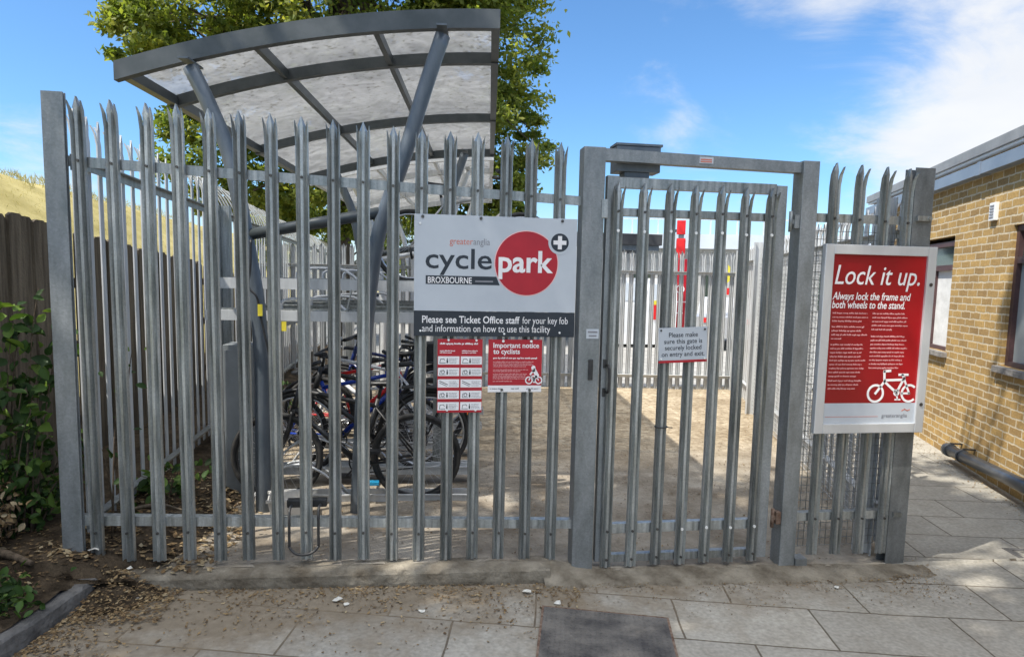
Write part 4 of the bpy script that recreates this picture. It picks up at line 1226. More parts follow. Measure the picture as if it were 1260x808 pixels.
mb = MB(); mb.box(-.92, .88, -.10, -.094, 1.62, 1.70); mb.box(-.92, .88, -.0935, -.06, 1.692, 1.70); mb.box(-.92, .88, -.0935, -.07, 1.62, 1.628); mb.build('end_beam', M['galv_bright'], rk)
mb = MB(); mb.box(-.95, .88, -.10, -.094, 1.385, 1.46); mb.box(-.95, .88, -.0935, -.06, 1.452, 1.46); mb.build('end_beam', M['galv_bright'], rk)
mb = MB()
for x in (-.55, .1, .62): mb.obox((x, -.09, 1.545), (.25, 0, 1), .04, .006, .17)
mb.build('gusset', M['galv'], rk)
for x in (-.42, .72):
    mb = MB(); mb.box(x - .03, x + .03, .0, 3.1, 1.34, 1.394); mb.build('long_beam', M['galv'], rk)
for x, yy in ((-.39, .62), (-.39, 2.9), (.72, 2.9), (.74, .64)):
    mb = MB(); mb.box(x - .035, x + .035, yy - .03, yy + .03, -.02, 1.335, .003); mb.build('post', M['galv'], rk)
for x in (-.45, .9):
    mb = MB(); mb.box(x - .03, x + .03, -.32, 3.1, -.045, -.006); mb.build('floor_beam', M['galv_bright'], rk)
mb = MB(); mb.box(-.395, -.36, -.105, -.101, 1.31, 1.38); mb.build('yellow_label', M['yellow'], rk)

# ------------------------------------------------------------------ bicycles
def tor(mb, cx_, cz_, Rr, r, n=40, k=8):
    mb.tube([(cx_ + Rr * math.cos(a), 0, cz_ + Rr * math.sin(a)) for a in np.linspace(0, 2 * math.pi, n, endpoint=False)], r, k, closed=True)
def make_wheel_meshes():
    a = MB(); tor(a, 0, 0, .325, .021, 44, 10)
    b_ = MB(); tor(b_, 0, 0, .300, .010, 44, 6)
    c = MB(); c.tube([(0, -.045, 0), (0, .045, 0)], .018, 10)
    for i in range(28):
        q_ = 2 * math.pi * i / 28
        sgn = 1 if i % 2 else -1
        c.tube([(.018 * math.cos(q_ + .9 * (1 if i % 4 < 2 else -1)), .03 * sgn, .018 * math.sin(q_ + .9 * (1 if i % 4 < 2 else -1))), (.292 * math.cos(q_), 0, .292 * math.sin(q_))], .0013, 3, cap=False)
    return a.mesh('tyre', M['rubber']), b_, c.mesh('spokes', M['chrome'])
TYRE, RIMB, SPK = make_wheel_meshes()
RIM = {k_: RIMB.mesh('wheel', M[k_]) for k_ in ('chrome', 'black')}
def bike(loc, rz, col, rim, label, guard=False, drop=False, saddle='black', tilt=0, lug=None, basket=False):
    e_ = empty('bicycle', loc, rz, label, 'bicycle', 'bicycles parked in the rack')
    e_.rotation_euler = (tilt, 0, rz)
    z0_ = .346
    for x in (-.52, .53):
        wh = link_mesh('wheel', RIM[rim], None, e_, (x, 0, z0_))
        wh.rotation_euler = (0, rnd.uniform(0, 3), 0)
        link_mesh('tyre', TYRE, None, wh); link_mesh('spokes', SPK, None, wh)
    mb = MB()
    bb, st, ht, hb = (-.09, 0, .29), (-.23, 0, .80), (.36, 0, .86), (.40, 0, .72)
    mb.tube([bb, st], .017, 10); mb.tube([(-.215, 0, .74), ht], .018, 10); mb.tube([bb, hb], .021, 10); mb.tube([(.345, 0, .90), (.41, 0, .69)], .023, 10)
    for s_ in (-1, 1):
        mb.tube([(-.10, s_ * .03, .29), (-.52, s_ * .06, z0_)], .010, 8); mb.tube([(-.215, s_ * .018, .73), (-.52, s_ * .06, z0_)], .008, 8)
    mb.build('frame', M[col], e_)
    mb = MB()
    for s_ in (-1, 1): mb.tube(smooth_path([(.405, s_ * .045, .70), (.44, s_ * .05, .56), (.53, s_ * .052, z0_)]), .012, 8)
    mb.tube([(.40, -.045, .70), (.40, .045, .70)], .018, 8)
    mb.build('fork', M[lug or col], e_)
    mb = MB(); mb.tube([(.345, 0, .90), (.33, 0, .97), (.39, 0, 1.0)], .013, 8)
    if drop:
        for s_ in (-1, 1): mb.tube(smooth_path([(.39, 0, 1.0), (.39, s_ * .2, 1.0), (.47, s_ * .21, .98), (.48, s_ * .21, .89), (.40, s_ * .21, .86)]), .012, 8)
    else:
        mb.tube(smooth_path([(.30, -.30, 1.03), (.37, -.15, 1.01), (.39, 0, 1.0), (.37, .15, 1.01), (.30, .30, 1.03)]), .012, 8)
        for s_ in (-1, 1): mb.tube([(.33, s_ * .21, 1.02), (.27, s_ * .32, 1.035)], .018, 8)
    mb.build('handlebar', M['black'], e_)
    mb = MB(); mb.tube([st, (-.255, 0, .90)], .013, 8)
    vs_, fs = [], []
    for (x, wd, z) in ((-.40, .055, .935), (-.37, .075, .945), (-.30, .065, .935), (-.22, .030, .930), (-.13, .016, .925)):
        for (yy, dz) in ((-wd, -.03), (-wd * .8, 0), (wd * .8, 0), (wd, -.03)): vs_.append((x, yy, z + dz))
    for i in range(4):
        for j in range(3): fs.append((i * 4 + j, i * 4 + j + 1, i * 4 + 5 + j, i * 4 + 4 + j))
        fs.append((i * 4 + 3, i * 4, i * 4 + 4, i * 4 + 7))
    fs += [(0, 3, 2, 1), (16, 17, 18, 19)]
    mb.add(vs_, fs, True); mb.build('saddle', M[saddle], e_)
    mb = MB(); tor(mb, 0, 0, .088, .006, 24, 4); mb.shift((-.09, -.045, .29))
    for q_ in range(5): mb.obox((-.09 + .045 * math.cos(q_ * 1.256), -.045, .29 + .045 * math.sin(q_ * 1.256)), (math.cos(q_ * 1.256), 0, math.sin(q_ * 1.256)), .012, .004, .085)
    mb.obox((-.09 + .06, -.06, .29 - .06), (1, 0, -1), .022, .014, .175); mb.obox((-.09 - .06, .06, .29 + .06), (-1, 0, 1), .022, .014, .175)
    mb.tube([(-.09, -.06, .29), (-.09, .06, .29)], .02, 8)
    mb.tube([(-.09, -.045, .378), (-.52, -.04, z0_ + .035)], .005, 4); mb.tube([(-.09, -.045, .202), (-.50, -.04, z0_ - .10)], .005, 4); mb.tube([(-.52, -.04, z0_ - .01), (-.50, -.04, z0_ - .12)], .012, 6)
    mb.build('crankset', M['dark_metal'], e_)
    for (x, yy, z) in ((.035, -.105, .165), (-.215, .105, .415)):
        mb = MB(); mb.box(x - .045, x + .045, yy - .04, yy + .04, z - .012, z + .012, .004); mb.build('pedal', M['black'], e_)
    if guard:
        for cxx, a0, a1 in ((-.52, .25, 2.9), (.53, .5, 2.7)):
            mb = MB(); mb.tube([(cxx + .36 * math.cos(a), 0, z0_ + .36 * math.sin(a)) for a in np.linspace(a0, a1, 18)], .016, 6); mb.build('mudguard', M['black'], e_)
        mb = MB(); mb.box(-.78, -.30, -.06, .06, .725, .737); mb.tube([(-.70, -.05, .725), (-.52, -.06, z0_)], .006, 6); mb.tube([(-.70, .05, .725), (-.52, .06, z0_)], .006, 6); mb.build('luggage_rack', M['black'], e_)
    mb = MB(); mb.box(-.885, -.865, -.025, .025, .42, .46); mb.shift((.02, 0, .08)); mb.build('reflector', M['orange'], e_) if guard else None
    if basket:
        mb = MB(); mb.box(.42, .70, -.16, .16, .78, 1.0, .02); mb.build('basket', M['black'], e_)
    return e_
A = R(180 - 4)
bike((1.18, 1.40, .065), A, 'black', 'black', 'black bicycle with a blue pedal, nearest the front fence, in the lower tray', guard=False)
bike((1.28, 1.84, .15), A + R(2), 'black', 'chrome', 'black bicycle with mudguards and luggage rack, second from the front fence', guard=True)
bike((1.10, 2.26, .065), R(-5), 'blue', 'chrome', 'bright blue bicycle in the middle of the lower tier', lug='black')
bike((1.32, 2.68, .15), A, 'white', 'black', 'white framed bicycle behind the bright blue one', saddle='black')
bike((1.15, 3.10, .065), R(-6), 'red', 'chrome', 'red bicycle deep in the lower tier behind the white one', drop=True, lug='white')
bike((1.42, 3.52, .15), A, 'navy', 'chrome', 'navy bicycle second from the back of the lower tier', guard=True)
bike((1.30, 3.94, .065), R(-3), 'black', 'chrome', 'black bicycle with a front basket, rearmost in the lower tier', basket=True)
bike((2.16, 2.70, 1.74), R(-4), 'plastic_grey', 'chrome', 'pale grey bicycle lifted onto an upper tray', drop=False, tilt=R(3))
mb = MB(); mb.box(1.30, 1.42, 1.25, 1.31, .222, .25, .005)  # blue block added for the nearest bicycle's pedal
o = mb.build('blue_pedal', M['cyan']); tag(o, 'bright blue plastic pedal of the nearest bicycle', 'pump')

# cabinet and tub at the end of the rack
cb_ = empty('steel_cabinet', (.36, 1.62, .06), 0, 'narrow tall grey steel cabinet standing at the left end of the rack', 'cabinet')
mb = MB(); mb.box(-.12, .10, -.06, .20, 0, 1.19, .004); mb.build('body', M['cabinet'], cb_)
mb = MB(); mb.box(-.108, .088, -.068, -.0605, .03, 1.15, .002); mb.build('door', M['cabinet'], cb_)
mb = MB(); mb.box(.055, .07, -.08, -.0685, .55, .65, .003); mb.build('handle', M['dark_metal'], cb_)
tb = empty('plastic_tub', (.80, 1.02, .07), R(8), 'pale grey plastic tub on the floor in front of the rack', 'tub')
mb = MB(); mb.add([(-.10, -.08, 0), (.10, -.08, 0), (.10, .08, 0), (-.10, .08, 0), (-.13, -.10, .17), (.13, -.10, .17), (.13, .10, .17), (-.13, .10, .17),
                   (-.122, -.092, .17), (.122, -.092, .17), (.122, .092, .17), (-.122, .092, .17), (-.095, -.075, .01), (.095, -.075, .01), (.095, .075, .01), (-.095, .075, .01)],
                  [(0, 3, 2, 1), (0, 1, 5, 4), (1, 2, 6, 5), (2, 3, 7, 6), (3, 0, 4, 7), (4, 5, 9, 8), (5, 6, 10, 9), (6, 7, 11, 10), (7, 4, 8, 11), (8, 9, 13, 12), (9, 10, 14, 13), (10, 11, 15, 14), (11, 8, 12, 15), (12, 13, 14, 15)])
mb.build('body', M['plastic_grey'], tb)
mb = MB(); mb.box(-.14, .14, -.11, -.1005, .155, .178, .003); mb.box(-.14, .14, .1005, .11, .155, .178, .003); mb.build('rim', M['plastic_grey'], tb)

# ------------------------------------------------------------------ brick building
aB = math.atan2(.926, .377)
bd = empty('brick_building', (7.80, 3.50, 0), aB, 'single storey yellow brick building with maroon window frames along the right side', 'building')
us = [-7.0, -3.25, -1.995, -.69, .56, 2.6]
zs_ = [-.06, 1.095, 2.375, 3.10]
wall_th = .25
mb = MB()
cols = [(us[0], us[1]), (us[2], us[3]), (us[4], us[5])]
for a, b_ in cols: mb.box(a, b_, -wall_th, 0, zs_[0], zs_[3])
for a, b_ in ((us[1], us[2]), (us[3], us[4])):
    mb.box(a, b_, -wall_th, 0, zs_[0], zs_[1]); mb.box(a, b_, -wall_th, 0, zs_[2], zs_[3])
mb.build('front_wall', M['brick'], bd)
mb = MB(); mb.box(us[5] - .25, us[5], -6, -wall_th, -.06, 3.1); mb.box(us[0], us[0] + .25, -6, -wall_th, -.06, 3.1); mb.box(us[0], us[5], -6.25, -6.0, -.06, 3.1); mb.build('side_wall', M['brick'], bd)
mb = MB(); mb.box(us[0] - .1, us[5] + .1, -6.3, .085, 3.115, 3.215, .004); rf = mb.build('roof', M['roof_trim'], bd)
mb = MB(); mb.box(us[0] - .08, us[5] + .08, .0, .06, 3.088, 3.113); mb.build('drip_strip', M['white'], rf)
mb = MB(); mb.box(us[0] - .05, -1.405, .0, .10, 2.915, 3.035, .004); mb.box(-1.4, us[5] + .05, .0, .10, 2.915, 3.035, .004); mb.box(-1.44, -1.37, .0, .106, 2.91, 3.04)
mb.build('gutter', M['fascia'], bd)
def window(u0, u1, z0_, z1_, lower, ht):
    w_ = .055
    mb = MB()
    mb.box(u0, u0 + w_, -.10, -.03, z0_, z1_); mb.box(u1 - w_, u1, -.10, -.03, z0_, z1_)
    mb.box(u0 + w_, u1 - w_, -.10, -.03, z1_ - w_, z1_); mb.box(u0 + w_, u1 - w_, -.10, -.03, z0_, z0_ + w_ * .8); mb.box(u0 + w_, u1 - w_, -.10, -.028, ht - .03, ht + .03)
    mb.box((u0 + u1) / 2 - .025, (u0 + u1) / 2 + .025, -.095, -.032, z0_ + w_ * .8, ht - .03)
    wn_ = mb.build('window', M['maroon'], bd)
    mb = MB(); mb.box(u0 + w_, u1 - w_, -.075, -.07, ht + .03, z1_ - w_); mb.build('pane', M['glass'], wn_)
    mb = MB(); mb.box(u0 + w_, u1 - w_, -.075, -.07, z0_ + w_ * .8, ht - .03); mb.build('blind', lower, wn_)
    mb = MB(); mb.box(u0 - .05, u1 + .05, -.03, .055, z0_ - .062, z0_ - .003, .006); mb.build('sill', M['sill'], wn_)
m, t, b = new_mat('obscured_glass'); b.inputs['Base Color'].default_value = (.33, .36, .36, 1); b.inputs['Roughness'].default_value = .22; M['obscured'] = m
window(us[3], us[4], zs_[1], zs_[2] - .05, M['paper'], 2.03)
window(us[1], us[2], zs_[1], zs_[2], M['obscured'], 2.06)
mb = MB(); mb.box(-1.67, -1.55, .0, .035, 2.45, 2.62, .004); vt = mb.build('vent', M['white'], bd)
mb = MB()
for k_ in range(5): mb.box(-1.65, -1.57, .0355, .04, 2.475 + k_ * .027, 2.487 + k_ * .027)
mb.build('vent_slats', M['ink_grey'], vt)
mb = MB(); mb.tube([(-1.30, .11, .125), (-2.7, .11, .19), (-6.5, .11, .36)], .056, 18); pi_ = mb.build('drainpipe', M['pipe'], bd)
mb = MB(); mb.tube([(-1.28, .11, .124), (-1.36, .11, .128)], .068, 18); mb.build('collar', M['pipe'], pi_)
mb = MB(); mb.tube([(-1.62, .11, .140), (-1.66, .11, .142)], .064, 18); mb.build('collar', M['pipe'], pi_)
mb = MB()
for u_, z_ in ((-1.33, .135), (-1.64, .15), (-2.9, .205)): mb.box(u_ - .015, u_ + .015, .0, .11, z_ + .055, z_ + .068)
mb.build('bracket', M['black'], pi_)

# ------------------------------------------------------------------ plate, drain
pl_ = empty('access_cover', (2.357, -.399, pave_z(2.6) + .004), R(-14.5), 'dark steel tread plate set in the paving in front of the gate', 'access cover')
mb = MB(); mb.box(.012, .652, -.70, -.012, -.02, .004, .002)
for i in range(25):
    for j in range(27):
        x, y = .03 + i * .025, -.03 - j * .025
        dx, dy = ((.009, .003) if (i + j) % 2 else (.003, .009))
        mb.add([(x - dx, y, .0042), (x, y - dy, .0042), (x + dx, y, .0042), (x, y + dy, .0042), (x - dx * .6, y, .0066), (x, y - dy * .6, .0066), (x + dx * .6, y, .0066), (x, y + dy * .6, .0066)],
               [(0, 1, 5, 4), (1, 2, 6, 5), (2, 3, 7, 6), (3, 0, 4, 7), (4, 5, 6, 7)])
mb.build('cover', M['plate'], pl_)
pl_.location.z += .012
pl_.rotation_euler = (0, .0270, R(-14.5))
mb = MB(); mb.box(0, .664, -.0115, 0, -.02, .003); mb.box(0, .0115, -.71, -.012, -.02, .003); mb.box(.6525, .664, -.71, -.012, -.02, .003); mb.box(0, .664, -.7215, -.7105, -.02, .003)
mb.build('rim', M['rust'], pl_)
dg = empty('drain_grate', (5.72, -.02, pave_z(5.8)), R(-12), 'dark slotted drain grate in the paving at the right edge', 'drain')
mb = MB(); mb.box(-.03, .38, -.21, -.17, -.02, .006); mb.box(-.03, .38, .17, .21, -.02, .006); mb.box(-.03, .01, -.17, .17, -.02, .006); mb.box(.34, .38, -.17, .17, -.02, .006); mb.build('surround', M['kerb'], dg)
mb = MB(); mb.box(.01, .34, -.17, .17, -.02, -.012)
for k_ in range(7): mb.box(.03, .32, -.15 + k_ * .047, -.125 + k_ * .047, -.0115, .002)
mb.box(.0105, .0295, -.169, .169, -.0115, .0025); mb.box(.3205, .3395, -.169, .169, -.0115, .0025)
mb.build('grille', M['plate'], dg)

# ------------------------------------------------------------------ beyond the far fence
st_ = empty('station_canopy', (6.7, 14.5, .045), 0, 'dark flat station canopy with ribbed underside beyond the far fence', 'canopy')
mb = MB(); mb.box(-2.6, 1.75, -.5, 6.6, 2.80, 3.10, .01); mb.build('roof', M['canopy_dark'], st_)
for k_ in range(8):
    mb = MB(); mb.box(-2.6, 1.7, -.40 + k_ * .92, -.28 + k_ * .92, 2.66, 2.798); mb.build('rib', M['tube_grey'], st_)
for x in (-2.2, 1.4):
    mb = MB(); mb.box(x - .06, x + .06, 5.9, 6.02, 0, 2.655); mb.build('post', M['canopy_dark'], st_)
tt = empty('totem_sign', (9.02, 14.0, .045), R(-15), 'tall red and grey station totem sign beyond the far fence', 'sign')
mb = MB(); mb.box(-.16, .16, -.05, .05, 0, 2.45, .01); mb.build('body', M['sign_red'], tt)
mb = MB(); mb.box(-.10, .04, -.03, .03, 2.455, 3.5); mb.build('post', M['tube_grey'], tt)
mb = MB(); mb.box(-.155, .075, -.045, .045, 3.12, 3.50, .01); mb.build('top_panel', M['red'], tt)
mb = MB(); mb.box(-.155, .095, -.045, .045, 2.46, 3.02, .05); mb.build('lower_panel', M['red'], tt)
mb = MB(); mb.disc(.0, 1.62, .115, -.054, -.0505, 28, .09); mb.stroke([(-.03, 1.58), (.0, 1.66), (.04, 1.6)], .02, -.054, -.0505); greek(mb, -.12, .14, 1.25, .07, -.0505, rnd); greek(mb, -.12, .10, .95, .05, -.0505, rnd)
mb.build('white_print', M['ink_white'], tt)
ws = empty('warning_sign', (9.85, 13.0, .045), R(-10), 'yellow diamond warning sign on a thin post beyond the far fence', 'sign')
mb = MB(); mb.tube([(0, .03, 0), (0, .03, 2.3)], .025, 8); mb.build('post', M['tube_grey'], ws)
mb = MB(); mb.prism([(-.3, 2.05), (0, 1.75), (.3, 2.05), (0, 2.35)], -.005, .003); mb.build('diamond', M['yellow'], ws)
mb = MB(); mb.box(-.24, .24, -.005, .003, 1.50, 1.68); mb.build('red_plate', M['red'], ws)
vn = empty('parked_van', (8.12, 15.7, .045), R(86), 'white parked van with red and yellow markings beyond the far fence', 'van')
mb = MB()
prof = [(-1.9, .09), (1.85, .09), (1.95, .75), (1.75, 1.05), (1.2, 1.2), (.75, 1.85), (-1.85, 1.9), (-1.95, 1.2)]
mb.prism(prof, -.85, .85); mb.build('body', M['white'], vn)
for x in (-1.2, 1.2):
    for yy in (-.8, .8):
        mb = MB(); mb.tube([(x, yy - .11, .31), (x, yy + .11, .31)], .31, 20); mb.build('wheel', M['rubber'], vn)
mb = MB(); mb.prism([(.2, 1.25), (1.05, 1.25), (.7, 1.75), (.2, 1.75)], .851, .856); mb.prism([(.2, 1.25), (1.05, 1.25), (.7, 1.75), (.2, 1.75)], -.856, -.851); mb.build('side_window', M['glass'], vn)
mb = MB(); mb.box(-1.956, -1.951, -.65, -.06, 1.28, 1.74); mb.box(-1.956, -1.951, .06, .65, 1.28, 1.74); mb.build('rear_window', M['pale_roof'], vn)
mb = MB(); mb.box(-1.958, -1.953, .05, .25, .78, 1.18); mb.box(-1.958, -1.953, -.45, -.20, .78, 1.18); mb.build('red_marking', M['red'], vn)
mb = MB(); mb.box(-1.959, -1.953, .05, .25, 1.185, 1.30); mb.box(-1.959, -1.953, -.45, -.20, 1.185, 1.30); mb.build('yellow_marking', M['yellow'], vn)
cr_ = empty('parked_car', (10.9, 14.6, .045), R(60), 'silver parked car glimpsed between the far pales at the right', 'car')
mb = MB(); mb.prism([(-2.0, .35), (2.0, .35), (2.05, .7), (1.2, .92), (.6, 1.40), (-1.1, 1.42), (-1.7, .98), (-2.05, .9)], -.8, .8); mb.build('body', M['skin_silver'], cr_)
for s_ in (-1, 1):
    mb = MB(); mb.prism([(-1.5, .98), (1.0, .95), (.55, 1.33), (-1.05, 1.35)], s_ * .803 - .003, s_ * .803 + .003); mb.build('side_window', M['glass'], cr_)
    for x in (-1.25, 1.25):
        mb = MB(); mb.tube([(x, s_ * .74 - .1, .32), (x, s_ * .74 + .1, .32)], .32, 20); mb.build('wheel', M['rubber'], cr_)
mb = MB(); mb.box(-2.06, -2.03, -.7, -.45, .75, .88); mb.build('tail_light', M['lamp'], cr_); mb = MB(); mb.box(-2.06, -2.03, .45, .7, .75, .88); mb.build('tail_light', M['lamp'], cr_)
pb = empty('station_building', (16.5, 22.5, 0), R(-14), 'pale low station building with a light blue grey roof far beyond the fence', 'building')
mb = MB(); mb.box(-7, 7, -2, 3, 0, 3.2); mb.build('wall', M['plastic_grey'], pb)
mb = MB(); mb.prism([(-7.3, 3.2), (7.3, 3.2), (6.8, 3.75), (-6.8, 3.75)], -2.4, 3.4); mb.build('roof', M['pale_roof'], pb)
for k_ in range(9):
    mb = MB(); mb.box(-6 + k_ * 1.45, -5.1 + k_ * 1.45, -2.02, -2.002, .9, 2.3); mb.build('window', M['glass'], pb)
mb = MB()
for k_ in range(15): mb.box(-7 + k_, -6.95 + k_, -2.3, -2.25, 3.755, 4.3)
mb.box(-7, 7.05, -2.3, -2.25, 4.301, 4.35); mb.build('roof_railing', M['pale_roof'], pb)
lp = empty('lamp_post', (9.35, 15.5, .045), 0, 'thin grey lamp post standing behind the totem sign', 'lamp post')
mb = MB(); mb.tube([(0, 0, 0), (0, 0, 3.3)], .04, 8); mb.build('pole', M['tube_grey'], lp)
mb = MB(); mb.box(-.12, .18, -.07, .07, 3.3, 3.38, .02); mb.build('lamp_head', M['tube_grey'], lp)

# ------------------------------------------------------------------ trees and plants
def blob_leaves(blobs, n, size, hollow=.55):
    w_ = np.array([b_[1][0] * b_[1][1] + b_[1][1] * b_[1][2] for b_ in blobs]); w_ = w_ / w_.sum()
    P, Nn = [], []
    cl = []
    for (c, r), wt in zip(blobs, w_):
        k = max(4, int(n * wt / 90))
        d = nrg.normal(size=(k, 3)); d /= np.linalg.norm(d, axis=1)[:, None]
        rad = hollow + (1 - hollow) * nrg.random(k) ** .6
        cc = np.array(c) + d * rad[:, None] * np.array(r)
        for q_, dd in zip(cc, d):
            m_ = int(nrg.integers(50, 130))
            s_ = nrg.uniform(.5, 1.2) * (np.mean(r) * .16 + .12)
            off = nrg.normal(size=(m_, 3)) * np.array([1, 1, .55]) * s_ * .52
            P.append(q_ + off); Nn.append(np.tile(dd * .5 + np.array([0, 0, .7]), (m_, 1)))
            cl.append((q_, s_, m_, nrg.random()))
    P = np.concatenate(P); Nn = np.concatenate(Nn)
    tone = np.concatenate([np.full(m_, t_) for _, _, m_, t_ in cl])
    tone = np.clip(tone * .45 + nrg.random(len(P)) * .55, 0, 1)
    return leaf_cloud(P, Nn, nrg.uniform(.7, 1.3, len(P)) * size, tone, .5, .3, .6), [c[0] for c in cl]

def limbs(mb, base, top, tips, r0, k=60):
    base, top = Vector(base), Vector(top)
    mb.tube(smooth_path([base, base.lerp(top, .5) + Vector((rnd.uniform(-.15, .15), rnd.uniform(-.15, .15), 0)), top], 4), [r0 * (1 - .55 * i / 8) for i in range(9)], 10)
    for t_ in rnd.sample(tips, min(k, len(tips))):
        t_ = Vector(t_)
        f_ = rnd.uniform(.35, 1)
        a = base.lerp(top, f_)
        md = a.lerp(t_, .5) + Vector((0, 0, (t_ - a).length * .14)) + Vector((rnd.uniform(-.2, .2), rnd.uniform(-.2, .2), 0))
        rr = r0 * .30 * (1.15 - f_ * .5)
        pt = smooth_path([a, md, t_], 4)
        mb.tube(pt, [max(.008, rr * (1 - .9 * i / (len(pt) - 1))) for i in range(len(pt))], 6)

def tree(name, label, blobs, n, size, base, top, r0, mat, k=60, hollow=.55):
    e_ = empty(name, base, 0, label, 'tree')
    me, tips = blob_leaves(blobs, n, size, hollow)
    off = np.array(base)
    co = np.zeros(len(me.vertices) * 3); me.vertices.foreach_get('co', co); co = co.reshape(-1, 3) - off
    me.vertices.foreach_set('co', co.ravel())
    link_mesh('crown', me, mat, e_)
    mb = MB(); limbs(mb, base, top, tips, r0, k); mb.shift([-q_ for q_ in base]); mb.build('trunk', M['bark'], e_)
    return e_
tree('broadleaf_tree', 'tall bushy green tree rising behind the curved cycle shelter',
     [((-3.6, 14, 8.2), (2.0, 1.9, 1.7)), ((-2.8, 14, 4.9), (1.7, 1.6, 1.7)), ((0, 15, 9), (3.3, 2.6, 3.0)), ((3.2, 14.6, 7.6), (1.95, 2.2, 2.4)), ((3.9, 14.4, 5.5), (1.4, 1.6, 1.7)),
      ((1.2, 15, 4.8), (2.6, 2.0, 1.9)), ((-.6, 14, 12), (3.4, 2.6, 2.6)), ((-4.6, 13.8, 7.3), (1.0, 1.1, .9)), ((3.6, 14.3, 10.4), (2.0, 2.0, 2.0)), ((-1.0, 14.6, 6.3), (2.0, 1.8, 1.8)), ((2.6, 14.6, 4.2), (1.7, 1.4, 1.3)), ((4.0, 14.3, 4.1), (1.0, 1.1, 1.0)), ((-.6, 14.6, 4.0), (1.8, 1.4, 1.2))],
     140000, .165, (-.3, 15, .2), (.0, 14.8, 9.0), .34, M['leaf_tree'], 90)
tree('broadleaf_tree', 'smaller leafy tree at the far end of the left side fence',
     [((-2.6, 23, 3.2), (1.8, 1.8, 1.7)), ((-.6, 24, 2.7), (1.6, 1.4, 1.5)), ((1.6, 23, 2.8), (1.9, 1.5, 1.6))], 16000, .2, (-.8, 23.5, .1), (-.8, 23.5, 2.6), .14, M['leaf_tree'], 30)
# the tree on the left outside the picture that shades the fence and pavement
tree('broadleaf_tree', 'overhanging tree on the left whose shade falls on the front fence',
     [((-3.7, -2.4, 10.6), (2.2, 2.0, 1.9)), ((-2.1, -1.9, 10.4), (1.7, 1.6, 1.6)), ((-5.1, -2.8, 9.6), (2.0, 2.0, 1.9)), ((-.9, -2.6, 11.0), (1.6, 1.5, 1.4)), ((-3.5, -4.0, 11.0), (2.3, 1.6, 1.7)), ((-2.9, -2.8, 12.6), (2.2, 1.9, 1.4)),
      ((.7, -1.5, 10.4), (1.6, 1.4, 1.4)), ((1.5, -.9, 10.3), (.9, .8, .8)), ((1.4, -3.0, 11.0), (1.8, 1.4, 1.2))],
     17500, .2, (-5.6, -3.4, 1.6), (-3.6, -2.8, 9.6), .28, M['leaf_shade'], 60, .15)

def shrub(name, label, stems, leaves, size, mat, spread, base, cat='plant', smat=None):
    e_ = empty(name, base, 0, label, cat)
    mb = MB(); P = []
    for i in range(stems):
        a = rnd.uniform(0, 6.28); h = spread[2] * rnd.uniform(.35, 1)
        s_ = Vector((rnd.uniform(-.4, .4) * spread[0], rnd.uniform(-.4, .4) * spread[1], 0))
        e2 = s_ + Vector((math.cos(a) * spread[0] * rnd.uniform(.3, 1), math.sin(a) * spread[1] * rnd.uniform(.3, 1), h))
        pt = smooth_path([s_, s_.lerp(e2, .55) + Vector((0, 0, h * .18)), e2], 6)
        mb.tube(pt, [.006 * (1.1 - i_ / len(pt)) for i_ in range(len(pt))], 5)
        for _ in range(leaves // stems):
            q_ = pt[min(int(rnd.random() ** .7 * len(pt)), len(pt) - 1)]
            P.append(q_ + Vector((rnd.gauss(0, .05), rnd.gauss(0, .05), rnd.gauss(0, .04))))
    mb.build('stems', smat or M['twig'], e_)
    P = np.array(P); n = len(P)
    me = leaf_cloud(P, np.tile([.2, -.5, .8], (n, 1)), nrg.uniform(.5, 1.3, n) * size, nrg.random(n) ** 1.5, .62, .6, .4, True)
    link_mesh('foliage', me, mat, e_)
    return e_
shrub('bramble', 'tall leafy bramble climbing between the timber fence and the left post', 13, 300, .088, M['leaf_ivy'], (.20, .28, 1.45), (-.55, .30, .28))
shrub('bramble', 'low dense dark bramble at the foot of the left post', 26, 900, .055, M['leaf_ivy'], (.30, .35, .50), (-.60, .38, .26))
shrub('dried_weeds', 'clump of pale dried weeds beside the low bramble', 16, 420, .040, M['leaf_dry'], (.20, .16, .40), (-.62, .04, .28))
shrub('weeds', 'green weeds growing along the inside of the left side fence', 12, 130, .07, M['leaf_ivy'], (.18, .5, .32), (.02, 1.0, .20))
shrub('weeds', 'trailing bramble sprig poking through the front fence beside the left post', 4, 26, .06, M['leaf_ivy'], (.10, .2, 1.25), (.0, .25, .26))
shrub('grass_tuft', 'tuft of short green grass on the soil bed above the kerb', 60, 420, .045, M['leaf_ivy'], (.16, .16, .07), (-.26, -.50, .25), 'grass')
shrub('weeds', 'small yellow green weeds behind the lower trays of the rack', 10, 90, .06, M['leaf_ivy'], (.3, .3, .5), (.35, 4.3, .08))

